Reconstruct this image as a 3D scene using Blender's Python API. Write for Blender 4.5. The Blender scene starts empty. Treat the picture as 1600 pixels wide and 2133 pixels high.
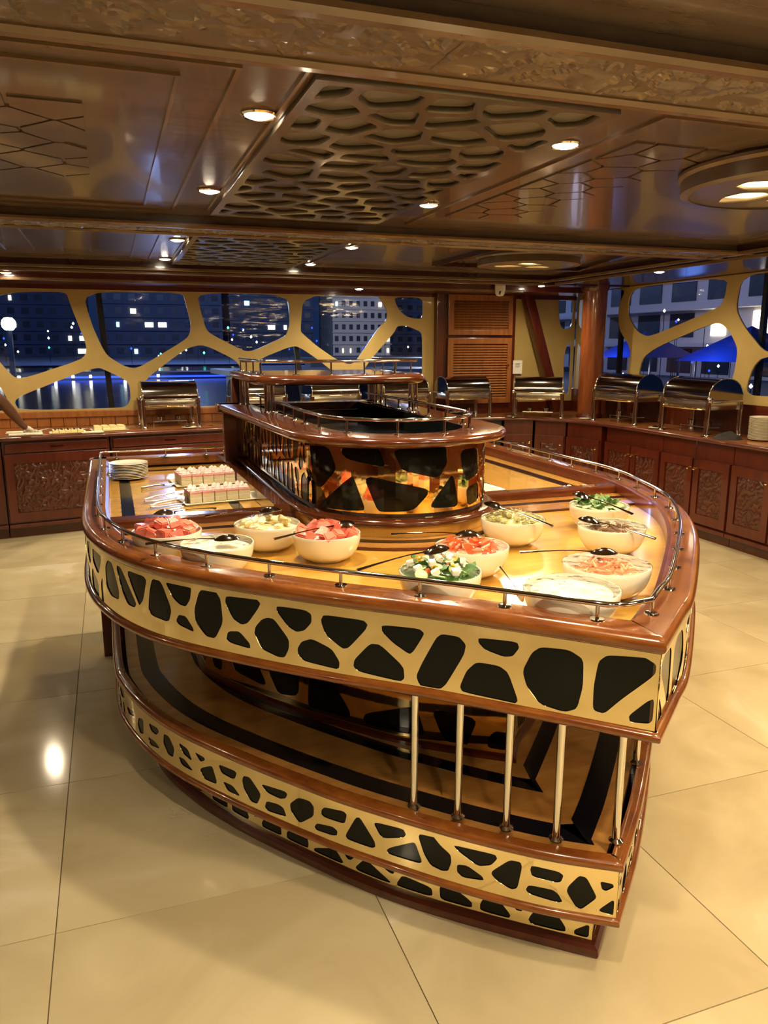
import bpy, bmesh, math, random
from mathutils import Vector, Matrix, Euler
random.seed(7)
R = math.radians
SC = bpy.context.scene
COL = SC.collection

# ------------------------------------------------------------------ camera, world, exposure
cam_data = bpy.data.cameras.new('camera')
cam = bpy.data.objects.new('camera', cam_data)
COL.objects.link(cam)
cam.location = (0, 0, 1.52)
cam.rotation_euler = (R(90 - 12.2), 0, R(-19.35))
cam_data.sensor_fit = 'HORIZONTAL'
cam_data.sensor_width = 36
cam_data.lens = 36.0
cam_data.clip_end = 900
SC.camera = cam
SC.view_settings.view_transform = 'Standard'
SC.view_settings.look = 'None'
SC.view_settings.gamma = 1
SC.view_settings.use_curve_mapping = False
SC.view_settings.exposure = 1.35
w = bpy.data.worlds.new('night'); SC.world = w; w.use_nodes = True
bg = w.node_tree.nodes['Background']
bg.inputs[0].default_value = (.02, .05, .16, 1); bg.inputs[1].default_value = .16
try:
    SC.cycles.max_bounces = 10; SC.cycles.glossy_bounces = 6; SC.cycles.transparent_max_bounces = 16
    SC.cycles.sample_clamp_indirect = 4; SC.cycles.caustics_reflective = False; SC.cycles.caustics_refractive = False
    SC.cycles.use_denoising = True
except Exception:
    pass
SPOT_W = 26.0          # one recessed ceiling lamp
WARM = (1, .82, .54)

# ------------------------------------------------------------------ materials
MATS = {}
def mat(name, col, rough=.5, metal=0, coat=0, noise=None, scale=6, stretch=(1, 1, 1), bump=0, bscale=None,
        alpha=None, emit=None, estr=0, rvar=0, spec=None, trans=0, ior=None, world=False):
    m = bpy.data.materials.new(name); m.use_nodes = True
    nt = m.node_tree; N = nt.nodes; L = nt.links
    b = N['Principled BSDF']
    b.inputs['Base Color'].default_value = (*col, 1)
    b.inputs['Roughness'].default_value = rough
    b.inputs['Metallic'].default_value = metal
    if coat:
        b.inputs['Coat Weight'].default_value = coat; b.inputs['Coat Roughness'].default_value = .06
    if spec is not None: b.inputs['Specular IOR Level'].default_value = spec
    if trans: b.inputs['Transmission Weight'].default_value = trans
    if ior: b.inputs['IOR'].default_value = ior
    if emit:
        b.inputs['Emission Color'].default_value = (*emit, 1); b.inputs['Emission Strength'].default_value = estr
    if alpha is not None: b.inputs['Alpha'].default_value = alpha
    tc = N.new('ShaderNodeTexCoord'); mp = N.new('ShaderNodeMapping')
    mp.inputs['Scale'].default_value = stretch
    if world:
        g = N.new('ShaderNodeNewGeometry'); L.new(g.outputs['Position'], mp.inputs[0])
    else:
        L.new(tc.outputs['Object'], mp.inputs[0])
    if noise:
        t = N.new('ShaderNodeTexNoise'); t.inputs['Scale'].default_value = scale; t.inputs['Detail'].default_value = 6
        t.inputs['Roughness'].default_value = .6
        L.new(mp.outputs[0], t.inputs[0])
        cr = N.new('ShaderNodeValToRGB'); cr.color_ramp.elements[0].position = .32; cr.color_ramp.elements[1].position = .68
        cr.color_ramp.elements[0].color = (*noise, 1); cr.color_ramp.elements[1].color = (*col, 1)
        L.new(t.outputs[0], cr.inputs[0]); L.new(cr.outputs[0], b.inputs['Base Color'])
    if bump:
        t2 = N.new('ShaderNodeTexNoise'); t2.inputs['Scale'].default_value = bscale or scale
        t2.inputs['Detail'].default_value = 3
        L.new(mp.outputs[0], t2.inputs[0])
        bp = N.new('ShaderNodeBump'); bp.inputs['Strength'].default_value = bump; bp.inputs['Distance'].default_value = .01
        L.new(t2.outputs[0], bp.inputs['Height']); L.new(bp.outputs[0], b.inputs['Normal'])
        if coat: pass
    MATS[name] = m
    return m
mat('rim_wood', (.25, .080, .013), .22, coat=.7, noise=(.12, .028, .006), scale=5, stretch=(2, 2, 14), world=True)
mat('tower_wood', (.11, .028, .008), .18, coat=.8, noise=(.06, .013, .004), scale=5, stretch=(2, 2, 14), world=True)
mat('red_wood', (.105, .016, .005), .3, coat=.45, noise=(.06, .008, .003), scale=4, stretch=(6, 6, 1), world=True)
mat('column_wood', (.26, .075, .020), .25, coat=.6, noise=(.17, .042, .012), scale=4, stretch=(8, 8, 1), world=True)
mat('carved_wood', (.085, .017, .006), .3, coat=.5, noise=(.045, .008, .003), scale=10, world=True)
mat('honey_wood', (.36, .135, .035), .3, coat=.5, noise=(.24, .08, .02), scale=4, stretch=(8, 8, 1), world=True)
mat('ceiling_wood', (.135, .102, .080), .22, coat=.35, noise=(.105, .078, .060), scale=2.2, stretch=(1, 5, 1), bump=.06, bscale=5, world=True)
mat('ceiling_trim', (.22, .14, .075), .22, coat=.6, noise=(.16, .10, .055), scale=5, world=True)
mat('ceiling_carved', (.145, .108, .080), .35, coat=.3, noise=(.115, .085, .062), scale=12, world=True)
mat('fret_grey', (.12, .102, .080), .2, coat=.4)
mat('fret_back', (.16, .155, .135), .3, coat=.3)
mat('dark_soffit', (.055, .022, .013), .2, coat=.5, world=True, noise=(.035, .014, .009), scale=3)
mat('brass', (.94, .78, .44), .07, metal=1, bump=.012, bscale=9, world=True)
mat('gold_brass', (.93, .66, .28), .05, metal=1, bump=.03, bscale=10, world=True)
mat('black_inlay', (.004, .005, .004), .10, spec=.22)
mat('deck_gold', (.60, .34, .065), .18, coat=.6, noise=(.48, .25, .042), scale=3, stretch=(1.5, 7, 1), world=True)
mat('deck_amber', (.42, .20, .05), .16, coat=.8, noise=(.31, .13, .03), scale=3, stretch=(2, 6, 1), world=True)
mat('black_band', (.004, .004, .006), .14, spec=.3)
mat('steel', (.72, .70, .66), .08, metal=1)
mat('brushed_steel', (.60, .57, .52), .22, metal=1)
mat('dark_steel', (.30, .25, .22), .10, metal=1)
mat('ceramic', (.86, .82, .66), .18, coat=.5)
mat('ceramic_matte', (.80, .74, .62), .35)
mat('panel_cream', (.50, .37, .14), .28, coat=.3, noise=(.44, .31, .11), scale=3, world=True)
mat('white_plastic', (.75, .72, .66), .4)
mat('paper', (.85, .80, .72), .7)
mat('black_plastic', (.01, .01, .012), .3)
mat('dark_cloth', (.02, .018, .02), .9)
mat('white_cloth', (.78, .74, .68), .85)
mat('skin', (.12, .045, .02), .5)
mat('hair', (.01, .008, .006), .7)
mat('glove', (.7, .65, .58), .4)
mat('water', (.006, .012, .028), .16, bump=.5, bscale=1.2, world=True, stretch=(.5, .8, 1))
mat('facade_dark', (.07, .10, .17), .8)
mat('facade_beige', (.75, .66, .55), .8)
mat('facade_white', (.75, .72, .74), .8)
mat('window_dark', (.012, .02, .04), .4)
mat('lit_window', (1, .8, .5), .5, emit=(1, .85, .55), estr=1.6)
mat('lit_window_cool', (.6, .9, 1), .5, emit=(.5, .95, .95), estr=1.4)
mat('blue_light', (.05, .1, 1), .5, emit=(.03, .10, 1), estr=.7)
mat('green_light', (.05, 1, .6), .5, emit=(.05, 1, .55), estr=5)
mat('point_light', (1, 1, 1), .5, emit=(1, .93, .8), estr=8)
mat('flood', (1, 1, 1), .5, emit=(.85, .93, 1), estr=18)
mat('lamp_face', (1, .9, .7), .5, emit=(1, .83, .58), estr=40)
mat('lamp_glow', (1, .75, .3), .5, emit=(1, .70, .25), estr=2.0)
mat('boat_white', (.8, .8, .8), .4)
mat('canopy_blue', (.05, .12, .6), .6)
mat('sponge', (.80, .68, .42), .8, bump=.4, bscale=80)
mat('cream_layer', (.92, .85, .72), .5)
mat('pink_icing', (.85, .38, .38), .45)
mat('rosette_cream', (.90, .70, .66), .5)
mat('melon', (.72, .13, .09), .25, noise=(.80, .25, .16), scale=30, coat=.4)
mat('tomato', (.75, .09, .03), .18, noise=(.80, .20, .06), scale=18, coat=.5)
mat('salmon', (.85, .28, .13), .35, noise=(.9, .42, .22), scale=40)
mat('pineapple', (.85, .66, .28), .4, noise=(.9, .78, .45), scale=25)
mat('potato', (.62, .56, .28), .5, noise=(.45, .42, .16), scale=25)
mat('hummus', (.80, .70, .46), .5, noise=(.86, .78, .56), scale=14, bump=.4, bscale=30)
mat('green_leaf', (.10, .22, .04), .5, noise=(.04, .12, .02), scale=20)
mat('cucumber', (.46, .58, .22), .35, noise=(.6, .68, .36), scale=20)
mat('feta', (.88, .84, .72), .5)
mat('pepper', (.85, .50, .06), .3)
mat('aubergine', (.22, .10, .06), .35, noise=(.30, .20, .10), scale=20)
mat('white_roll', (.82, .76, .64), .7)
mat('sandwich', (.80, .70, .36), .7, noise=(.7, .6, .25), scale=40)
mat('chocolate', (.03, .015, .01), .4)
mat('apron_blue', (.01, .015, .06), .7)

def film_mat():
    m = bpy.data.materials.new('cling_film'); m.use_nodes = True
    nt = m.node_tree; N = nt.nodes; L = nt.links
    N.remove(N['Principled BSDF'])
    out = N['Material Output']
    tr = N.new('ShaderNodeBsdfTransparent'); gl = N.new('ShaderNodeBsdfGlossy'); gl.inputs['Roughness'].default_value = .12
    tr.inputs[0].default_value = (1, 1, 1, 1)
    mx = N.new('ShaderNodeMixShader'); fr = N.new('ShaderNodeFresnel'); fr.inputs[0].default_value = 1.28
    t = N.new('ShaderNodeTexNoise'); t.inputs['Scale'].default_value = 22; t.inputs['Detail'].default_value = 2
    tc = N.new('ShaderNodeTexCoord'); L.new(tc.outputs['Object'], t.inputs[0])
    bp = N.new('ShaderNodeBump'); bp.inputs['Strength'].default_value = .9; bp.inputs['Distance'].default_value = .02
    L.new(t.outputs[0], bp.inputs['Height']); L.new(bp.outputs[0], gl.inputs['Normal']); L.new(bp.outputs[0], fr.inputs['Normal'])
    gg = N.new('ShaderNodeNewGeometry'); iv = N.new('ShaderNodeMath'); iv.operation = 'SUBTRACT'; iv.inputs[0].default_value = 1
    mu = N.new('ShaderNodeMath'); mu.operation = 'MULTIPLY'      # only the outer face of the thin sheet reflects
    L.new(gg.outputs['Backfacing'], iv.inputs[1]); L.new(fr.outputs[0], mu.inputs[0]); L.new(iv.outputs[0], mu.inputs[1])
    L.new(mu.outputs[0], mx.inputs[0]); L.new(tr.outputs[0], mx.inputs[1]); L.new(gl.outputs[0], mx.inputs[2])
    L.new(mx.outputs[0], out.inputs[0]); MATS['cling_film'] = m
film_mat()
def glass_mat():
    m = bpy.data.materials.new('window_glass'); m.use_nodes = True
    nt = m.node_tree; N = nt.nodes; L = nt.links
    N.remove(N['Principled BSDF'])
    tr = N.new('ShaderNodeBsdfTransparent'); gl = N.new('ShaderNodeBsdfGlossy'); gl.inputs['Roughness'].default_value = .05
    tr.inputs[0].default_value = (.93, .96, 1, 1)
    g = N.new('ShaderNodeNewGeometry'); t = N.new('ShaderNodeTexNoise'); t.inputs['Scale'].default_value = 3.0
    mp = N.new('ShaderNodeMapping'); mp.inputs['Scale'].default_value = (1, 1, 4)
    L.new(g.outputs['Position'], mp.inputs[0]); L.new(mp.outputs[0], t.inputs[0])
    bp = N.new('ShaderNodeBump'); bp.inputs['Strength'].default_value = .25; bp.inputs['Distance'].default_value = .02
    L.new(t.outputs[0], bp.inputs['Height']); L.new(bp.outputs[0], gl.inputs['Normal'])
    mx = N.new('ShaderNodeMixShader'); fr = N.new('ShaderNodeFresnel'); fr.inputs[0].default_value = 1.5
    gg = N.new('ShaderNodeNewGeometry'); iv = N.new('ShaderNodeMath'); iv.operation = 'SUBTRACT'; iv.inputs[0].default_value = 1
    mu = N.new('ShaderNodeMath'); mu.operation = 'MULTIPLY'      # only the outer face of the thin sheet reflects
    L.new(gg.outputs['Backfacing'], iv.inputs[1]); L.new(fr.outputs[0], mu.inputs[0]); L.new(iv.outputs[0], mu.inputs[1])
    L.new(mu.outputs[0], mx.inputs[0]); L.new(tr.outputs[0], mx.inputs[1]); L.new(gl.outputs[0], mx.inputs[2])
    L.new(mx.outputs[0], N['Material Output'].inputs[0]); MATS['window_glass'] = m
glass_mat()
def marble_mat():
    m = bpy.data.materials.new('cream_marble'); m.use_nodes = True
    nt = m.node_tree; N = nt.nodes; L = nt.links; b = N['Principled BSDF']
    g = N.new('ShaderNodeNewGeometry'); oi = N.new('ShaderNodeObjectInfo')
    ad = N.new('ShaderNodeVectorMath'); ad.operation = 'MULTIPLY_ADD'
    ad.inputs[1].default_value = (1, 1, 1)
    cb = N.new('ShaderNodeCombineXYZ'); ml = N.new('ShaderNodeMath'); ml.operation = 'MULTIPLY'; ml.inputs[1].default_value = 40
    L.new(oi.outputs['Random'], ml.inputs[0]); L.new(ml.outputs[0], cb.inputs[0]); L.new(ml.outputs[0], cb.inputs[2])
    L.new(g.outputs['Position'], ad.inputs[0]); L.new(cb.outputs[0], ad.inputs[2])
    t = N.new('ShaderNodeTexNoise'); t.inputs['Scale'].default_value = 1.6; t.inputs['Detail'].default_value = 8; t.inputs['Distortion'].default_value = 1.2
    L.new(ad.outputs[0], t.inputs[0])
    cr = N.new('ShaderNodeValToRGB'); e = cr.color_ramp.elements
    e[0].position = .35; e[0].color = (.46, .375, .22, 1); e[1].position = .62; e[1].color = (.56, .475, .30, 1)
    x = e.new(.70); x.color = (.66, .57, .42, 1)
    L.new(t.outputs[0], cr.inputs[0]); L.new(cr.outputs[0], b.inputs['Base Color'])
    b.inputs['Roughness'].default_value = .10; b.inputs['Specular IOR Level'].default_value = .55
    MATS['cream_marble'] = m
marble_mat()
mat('grout', (.16, .11, .06), .8)

# ------------------------------------------------------------------ helpers
def tag(o, label=None, cat=None, group=None, kind=None):
    if label: o['label'] = label
    if cat: o['category'] = cat
    if group: o['group'] = group
    if kind: o['kind'] = kind
    return o
def link(name, me, m=None, parent=None):
    o = bpy.data.objects.new(name, me); COL.objects.link(o)
    if m and not me.materials: me.materials.append(MATS[m])
    if parent: o.parent = parent
    return o
def empty(name, loc=(0, 0, 0), rz=0):
    o = bpy.data.objects.new(name, None); COL.objects.link(o); o.location = loc; o.rotation_euler = (0, 0, rz)
    o.empty_display_size = .05
    return o
def copy_tree(o, parent=None):
    c = o.copy(); COL.objects.link(c)
    if parent: c.parent = parent
    for ch in [x for x in o.children]: copy_tree(ch, c)
    return c
class B:
    def __init__(s): s.bm = bmesh.new()
    def box(s, x0, y0, z0, x1, y1, z1, bev=0, M=None):
        v = [s.bm.verts.new((x, y, z)) for z in (z0, z1) for y in (y0, y1) for x in (x0, x1)]
        fs = [s.bm.faces.new([v[i] for i in q]) for q in ((0, 2, 3, 1), (4, 5, 7, 6), (0, 1, 5, 4), (2, 6, 7, 3), (0, 4, 6, 2), (1, 3, 7, 5))]
        if M:
            for q in v: q.co = M @ q.co
        if bev:
            es = {e for f in fs for e in f.edges}
            bmesh.ops.bevel(s.bm, geom=list(es), offset=bev, segments=2, affect='EDGES', profile=.6)
        return s
    def prism(s, pts, z0, z1):
        a = [s.bm.verts.new((x, y, z0)) for x, y in pts]; b = [s.bm.verts.new((x, y, z1)) for x, y in pts]
        n = len(pts)
        s.bm.faces.new(a[::-1]); s.bm.faces.new(b)
        for i in range(n): s.bm.faces.new((a[i], a[(i+1) % n], b[(i+1) % n], b[i]))
        return s
    def lathe(s, prof, cx=0, cy=0, n=32, M=None, smooth=True):
        rings = []
        for r, z in prof:
            if r < 1e-5: rings.append([s.bm.verts.new((cx, cy, z))])
            else: rings.append([s.bm.verts.new((cx+r*math.cos(2*math.pi*i/n), cy+r*math.sin(2*math.pi*i/n), z)) for i in range(n)])
        if M:
            for rg in rings:
                for q in rg: q.co = M @ q.co
        for a, b in zip(rings, rings[1:]):
            for i in range(n):
                j = (i+1) % n
                try:
                    if len(a) == 1 and len(b) == 1: continue
                    if len(a) == 1: s.bm.faces.new((a[0], b[i], b[j]))
                    elif len(b) == 1: s.bm.faces.new((a[i], a[j], b[0]))
                    else: s.bm.faces.new((a[i], a[j], b[j], b[i]))
                except ValueError: pass
        return s
    def tube(s, pts, r, n=10, closed=False, caps=True, rad=None):
        P = [Vector(p) for p in pts]; m = len(P); rings = []
        up0 = None
        for i in range(m):
            a = P[(i-1) % m] if (closed or i > 0) else P[i]; b = P[(i+1) % m] if (closed or i < m-1) else P[i]
            d = (b-a).normalized()
            u = Vector((0, 0, 1)) if abs(d.z) < .95 else Vector((1, 0, 0))
            x = d.cross(u).normalized(); y = x.cross(d).normalized()
            if up0 is not None and x.dot(up0) < 0 and abs(d.z) > .6: x = -x; y = -y
            up0 = x
            rr = rad[i] if rad else r
            rings.append([s.bm.verts.new(P[i]+x*rr*math.cos(2*math.pi*k/n)+y*rr*math.sin(2*math.pi*k/n)) for k in range(n)])
        rng = range(m if closed else m-1)
        for i in rng:
            a = rings[i]; b = rings[(i+1) % m]
            for k in range(n): s.bm.faces.new((a[k], a[(k+1) % n], b[(k+1) % n], b[k]))
        if caps and not closed:
            s.bm.faces.new(rings[0][::-1]); s.bm.faces.new(rings[-1])
        return s
    def sweep(s, path, prof, closed_prof=True, caps=True, closed=False, axis=None):
        """path: list (x,y); prof: list (t,z), t>0 outward = right-hand normal"""
        n = len(path); rings = []
        for i in range(n):
            if closed: a, b, c = path[i-1], path[i], path[(i+1) % n]
            else: a, b, c = path[max(i-1, 0)], path[i], path[min(i+1, n-1)]
            d1 = Vector((b[0]-a[0], b[1]-a[1])); d2 = Vector((c[0]-b[0], c[1]-b[1]))
            if d1.length < 1e-9: d1 = d2
            if d2.length < 1e-9: d2 = d1
            d1.normalize(); d2.normalize()
            n1 = Vector((d1.y, -d1.x)); n2 = Vector((d2.y, -d2.x))
            nn = (n1+n2)
            if nn.length < 1e-6: nn = n1
            nn.normalize(); k = 1/max(.35, nn.dot(n1))
            row = []
            for t, z in prof:
                x, y = b[0]+nn.x*t*k, b[1]+nn.y*t*k
                if axis is not None and t < 0:
                    ax_, ytip, kt = axis
                    if (b[0] < ax_-1e-6 and x > ax_) or (b[0] > ax_+1e-6 and x < ax_) or (abs(b[0]-ax_) < .3 and y < b[1]+.3 and y > ytip-t*kt and abs(x-ax_) < 1e-4): x, y = ax_, ytip-t*kt
                row.append(s.bm.verts.new((x, y, z)))
            rings.append(row)
        m = len(prof)
        for i in range(n if closed else n-1):
            a = rings[i]; b = rings[(i+1) % n]
            for k in range(m if closed_prof else m-1):
                if (a[k].co-b[k].co).length < 1e-7 and (a[(k+1) % m].co-b[(k+1) % m].co).length < 1e-7: continue
                s.bm.faces.new((a[k], b[k], b[(k+1) % m], a[(k+1) % m]))
        if caps and not closed:
            s.bm.faces.new(rings[0]); s.bm.faces.new(rings[-1][::-1])
        return s
    def obj(s, name, m=None, parent=None, smooth=None, loc=None):
        bmesh.ops.remove_doubles(s.bm, verts=s.bm.verts, dist=1e-6)
        bmesh.ops.recalc_face_normals(s.bm, faces=s.bm.faces)
        me = bpy.data.meshes.new(name); s.bm.to_mesh(me); s.bm.free()
        if smooth:
            me.shade_smooth()
            try: me.set_sharp_from_angle(angle=R(smooth))
            except Exception: pass
        o = link(name, me, m, parent)
        if loc: o.location = loc
        return o
def box(name, a, b, m, parent=None, bev=0, **k):
    return B().box(*a, *b, bev=bev).obj(name, m, parent, **k)
def nose(t0, t1, z0, z1, n=5):
    """board profile, rounded on the outer (t1) edge"""
    r = (z1-z0)/2; zc = (z0+z1)/2
    return [(t0, z1), (t0, z0)] + [(t1-r+r*math.cos(a), zc+r*math.sin(a)) for a in [R(-90+180*i/n) for i in range(n+1)]]
def chaikin(P, it=2, k=.15):
    for _ in range(it):
        Q = []
        for i in range(len(P)):
            a, b = P[i], P[(i+1) % len(P)]
            Q += [(a[0]+(b[0]-a[0])*k, a[1]+(b[1]-a[1])*k), (b[0]-(b[0]-a[0])*k, b[1]-(b[1]-a[1])*k)]
        P = Q
    return P
def plen(path):
    c = [0]
    for a, b in zip(path, path[1:]): c.append(c[-1]+math.dist(a, b))
    return c
def bender(path):
    """(s, z, t) -> world; path walked so that outward is its right-hand side"""
    c = plen(path); nr = []
    n = len(path)
    for i in range(n):
        a, b = path[max(i-1, 0)], path[min(i+1, n-1)]
        d = Vector((b[0]-a[0], b[1]-a[1])).normalized(); nr.append(Vector((d.y, -d.x)))
    import bisect as bs
    def f(s_, z, t):
        i = min(max(bs.bisect(c, s_)-1, 0), n-2)
        u = (s_-c[i])/max(1e-9, c[i+1]-c[i])
        x = path[i][0]+(path[i+1][0]-path[i][0])*u; y = path[i][1]+(path[i+1][1]-path[i][1])*u
        uu = min(max(u, 0), 1); nn = nr[i].lerp(nr[i+1], uu).normalized()
        return Vector((x+nn.x*t, y+nn.y*t, z))
    return f
def flat_f(origin, ux, uz, un):
    o = Vector(origin); ux = Vector(ux); uz = Vector(uz); un = Vector(un)
    return lambda a, b, t: o+ux*a+uz*b+un*t
def slice_map(bm, f, s0, s1, step):
    if step:
        k = s0+step
        while k < s1-1e-4:
            bmesh.ops.bisect_plane(bm, geom=bm.verts[:]+bm.edges[:]+bm.faces[:], plane_co=(k, 0, 0), plane_no=(1, 0, 0)); k += step
    for v in bm.verts: v.co = f(*v.co)
def fretwork(name, f, outer, cells, th, m, parent, step=None, t0=0):
    """plate with holes: outer/cells are polygons in (s, z); thickness th from t0 outwards"""
    cu = bpy.data.curves.new('tmp', 'CURVE'); cu.dimensions = '2D'; cu.fill_mode = 'BOTH'; cu.extrude = th/2
    for P in [outer]+cells:
        sp = cu.splines.new('POLY'); sp.points.add(len(P)-1); sp.use_cyclic_u = True
        for i, q in enumerate(P): sp.points[i].co = (q[0], q[1], 0, 1)
    o = bpy.data.objects.new('tmp', cu); COL.objects.link(o)
    dg = bpy.context.evaluated_depsgraph_get(); dg.update()
    me = bpy.data.meshes.new_from_object(o.evaluated_get(dg))
    bm = bmesh.new(); bm.from_mesh(me)
    bpy.data.objects.remove(o); bpy.data.curves.remove(cu); bpy.data.meshes.remove(me)
    for v in bm.verts: v.co.z += th/2+t0
    xs = [q[0] for q in outer]
    slice_map(bm, f, min(xs), max(xs), step)
    b = B(); b.bm.free(); b.bm = bm
    return b.obj(name, m, parent)
def tile(name, f, P, t0, t1, m, parent, step=None):
    bm = bmesh.new()
    fc = bm.faces.new([bm.verts.new((q[0], q[1], t0)) for q in P])
    r = bmesh.ops.extrude_face_region(bm, geom=[fc])
    for v in r['geom']:
        if isinstance(v, bmesh.types.BMVert): v.co.z = t1
    xs = [q[0] for q in P]
    slice_map(bm, f, min(xs), max(xs), step)
    b = B(); b.bm.free(); b.bm = bm
    return b.obj(name, m, parent)
def clip(P, nx, ny, d):
    """keep nx*x+ny*y <= d"""
    out = []
    for i in range(len(P)):
        a, b = P[i], P[(i+1) % len(P)]
        da = nx*a[0]+ny*a[1]-d; db = nx*b[0]+ny*b[1]-d
        if da <= 0: out.append(a)
        if (da < 0) != (db < 0):
            t = da/(da-db); out.append((a[0]+(b[0]-a[0])*t, a[1]+(b[1]-a[1])*t))
    return out
def area(P): return abs(sum(P[i][0]*P[(i+1) % len(P)][1]-P[(i+1) % len(P)][0]*P[i][1] for i in range(len(P))))/2
def voro(x0, x1, y0, y1, sx, sy, gap, seed=1, jit=.30, margin=0):
    rnd = random.Random(seed); pts = []; j = 0; y = y0+sy*.5
    while y < y1+sy*.3:
        x = x0+(sx*.5 if j % 2 else 0)
        while x < x1+sx*.6:
            pts.append((x+rnd.uniform(-jit, jit)*sx, y+rnd.uniform(-jit, jit)*sy)); x += sx
        y += sy; j += 1
    out = []
    for p in pts:
        P = [(x0+margin, y0+margin), (x1-margin, y0+margin), (x1-margin, y1-margin), (x0+margin, y1-margin)]
        for q in pts:
            if q is p: continue
            dx, dy = q[0]-p[0], q[1]-p[1]; l = math.hypot(dx, dy)
            if l > 3.2*max(sx, sy): continue
            dx /= l; dy /= l
            P = clip(P, dx, dy, dx*(p[0]+q[0])/2+dy*(p[1]+q[1])/2-gap/2)
            if len(P) < 3: break
        if len(P) >= 3 and area(P) > .12*sx*sy: out.append(P)
    return out

# ------------------------------------------------------------------ outlines and cell shapes (metres)
AX=1.06
HALF=[(0,1.23),(.17,1.395),(.38,1.595),(.58,1.765),(.79,1.965),(.97,2.17),(1.075,2.35),(1.145,2.55),(1.185,2.76),(1.20,3.0),(1.20,3.4),(1.20,4.5)]
def catmull(P,n=8):
    out=[]
    for i in range(len(P)-1):
        p0=P[max(i-1,0)];p1=P[i];p2=P[i+1];p3=P[min(i+2,len(P)-1)]
        for k in range(n):
            t=k/n
            out.append(tuple(.5*((2*b)+(-a+c)*t+(2*a-5*b+4*c-d)*t*t+(-a+3*b-3*c+d)*t**3) for a,b,c,d in zip(p0,p1,p2,p3)))
    out.append(P[-1]);return out
HALFR=[(0,1.23),(.17,1.375),(.29,1.48),(.54,1.75),(.73,1.97),(.89,2.19),(1.01,2.40),(1.10,2.65),(1.165,2.86),(1.20,3.1),(1.20,3.5),(1.20,4.5)]
def offs(path,d):
    """offset polyline (h,y) inward (to smaller h / larger y)"""
    n=len(path);r=[]
    for i in range(n):
        a=path[max(i-1,0)];b=path[min(i+1,n-1)]
        dx,dy=b[0]-a[0],b[1]-a[1];l=math.hypot(dx,dy)
        r.append((path[i][0]-dy/l*d,path[i][1]+dx/l*d))
    # clip / extend to h=0
    if r[0][0]>0:
        a,b=r[0],r[1];t=-a[0]/(b[0]-a[0]);r.insert(0,(0,a[1]+(b[1]-a[1])*t))
    else:
        k=next(i for i in range(n) if r[i][0]>0)
        a,b=r[k-1],r[k];t=-a[0]/(b[0]-a[0]);r=[(0,a[1]+(b[1]-a[1])*t)]+r[k:]
    return r
LOWH=[(0,1.33),(.13,1.415),(.25,1.515),(.37,1.63),(.53,1.80),(.62,1.91),(.72,2.04),(.82,2.18),(.93,2.35),(1.02,2.54),(1.09,2.78),(1.115,3.0),(1.12,3.7)]
BASH=[(0,1.40),(.23,1.59),(.44,1.79),(.65,2.06),(.80,2.28),(.90,2.47),(.98,2.7),(1.0,3.0),(1.0,3.6)]
CORH=[(0,1.86),(.13,1.955),(.28,2.08),(.44,2.26),(.57,2.43),(.76,2.75),(.80,3.0),(.80,4.2)]
def half(d,yend=4.5,H=HALF):
    r=offs(catmull(H),d); r=[p for p in r if p[1]<yend]
    return r+[(r[-1][0],yend)]
TAX=1.02
def thalf(d,yend=4.2):
    r=[(.35*math.sin(math.radians(a)),2.79-.35*math.cos(math.radians(a))) for a in range(0,86,5)]+[(.36,2.95),(.42,4.2)]
    r=offs(r,-d); r[0]=(0,2.44-d)
    r=[p for p in r if p[1]<yend]; return r+[(r[-1][0],yend)]
def _w(H,y):
    for (a,b),(c,d) in zip(H,H[1:]):
        if b<=y<=d: return a+(c-a)*(y-b)/(d-b)
    return H[-1][0]
def rightH(H):
    if H is HALF: return HALFR
    if H is LOWH: return [(0,1.33),(.11,1.435),(.22,1.545),(.42,1.765),(.565,1.94),(.72,2.17),(.85,2.42),(.95,2.68),(1.03,2.95),(1.08,3.25),(1.10,3.7)]
    if H is BASH: return [(0,1.40),(.2,1.60),(.38,1.80),(.55,2.02),(.70,2.27),(.82,2.55),(.92,2.9),(.96,3.2),(.97,3.6)]
    r=[(max(0,h-(_w(HALF,y)-_w(HALFR,y))) if h else 0,y) for h,y in H]
    return r
def halfR(d,yend=4.5,H=HALF): return half(d,yend,rightH(H))
def left(path,ax=AX): return [(ax-h,y) for h,y in path]
def right(path,ax=AX): return [(ax+h,y) for h,y in path]
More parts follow.
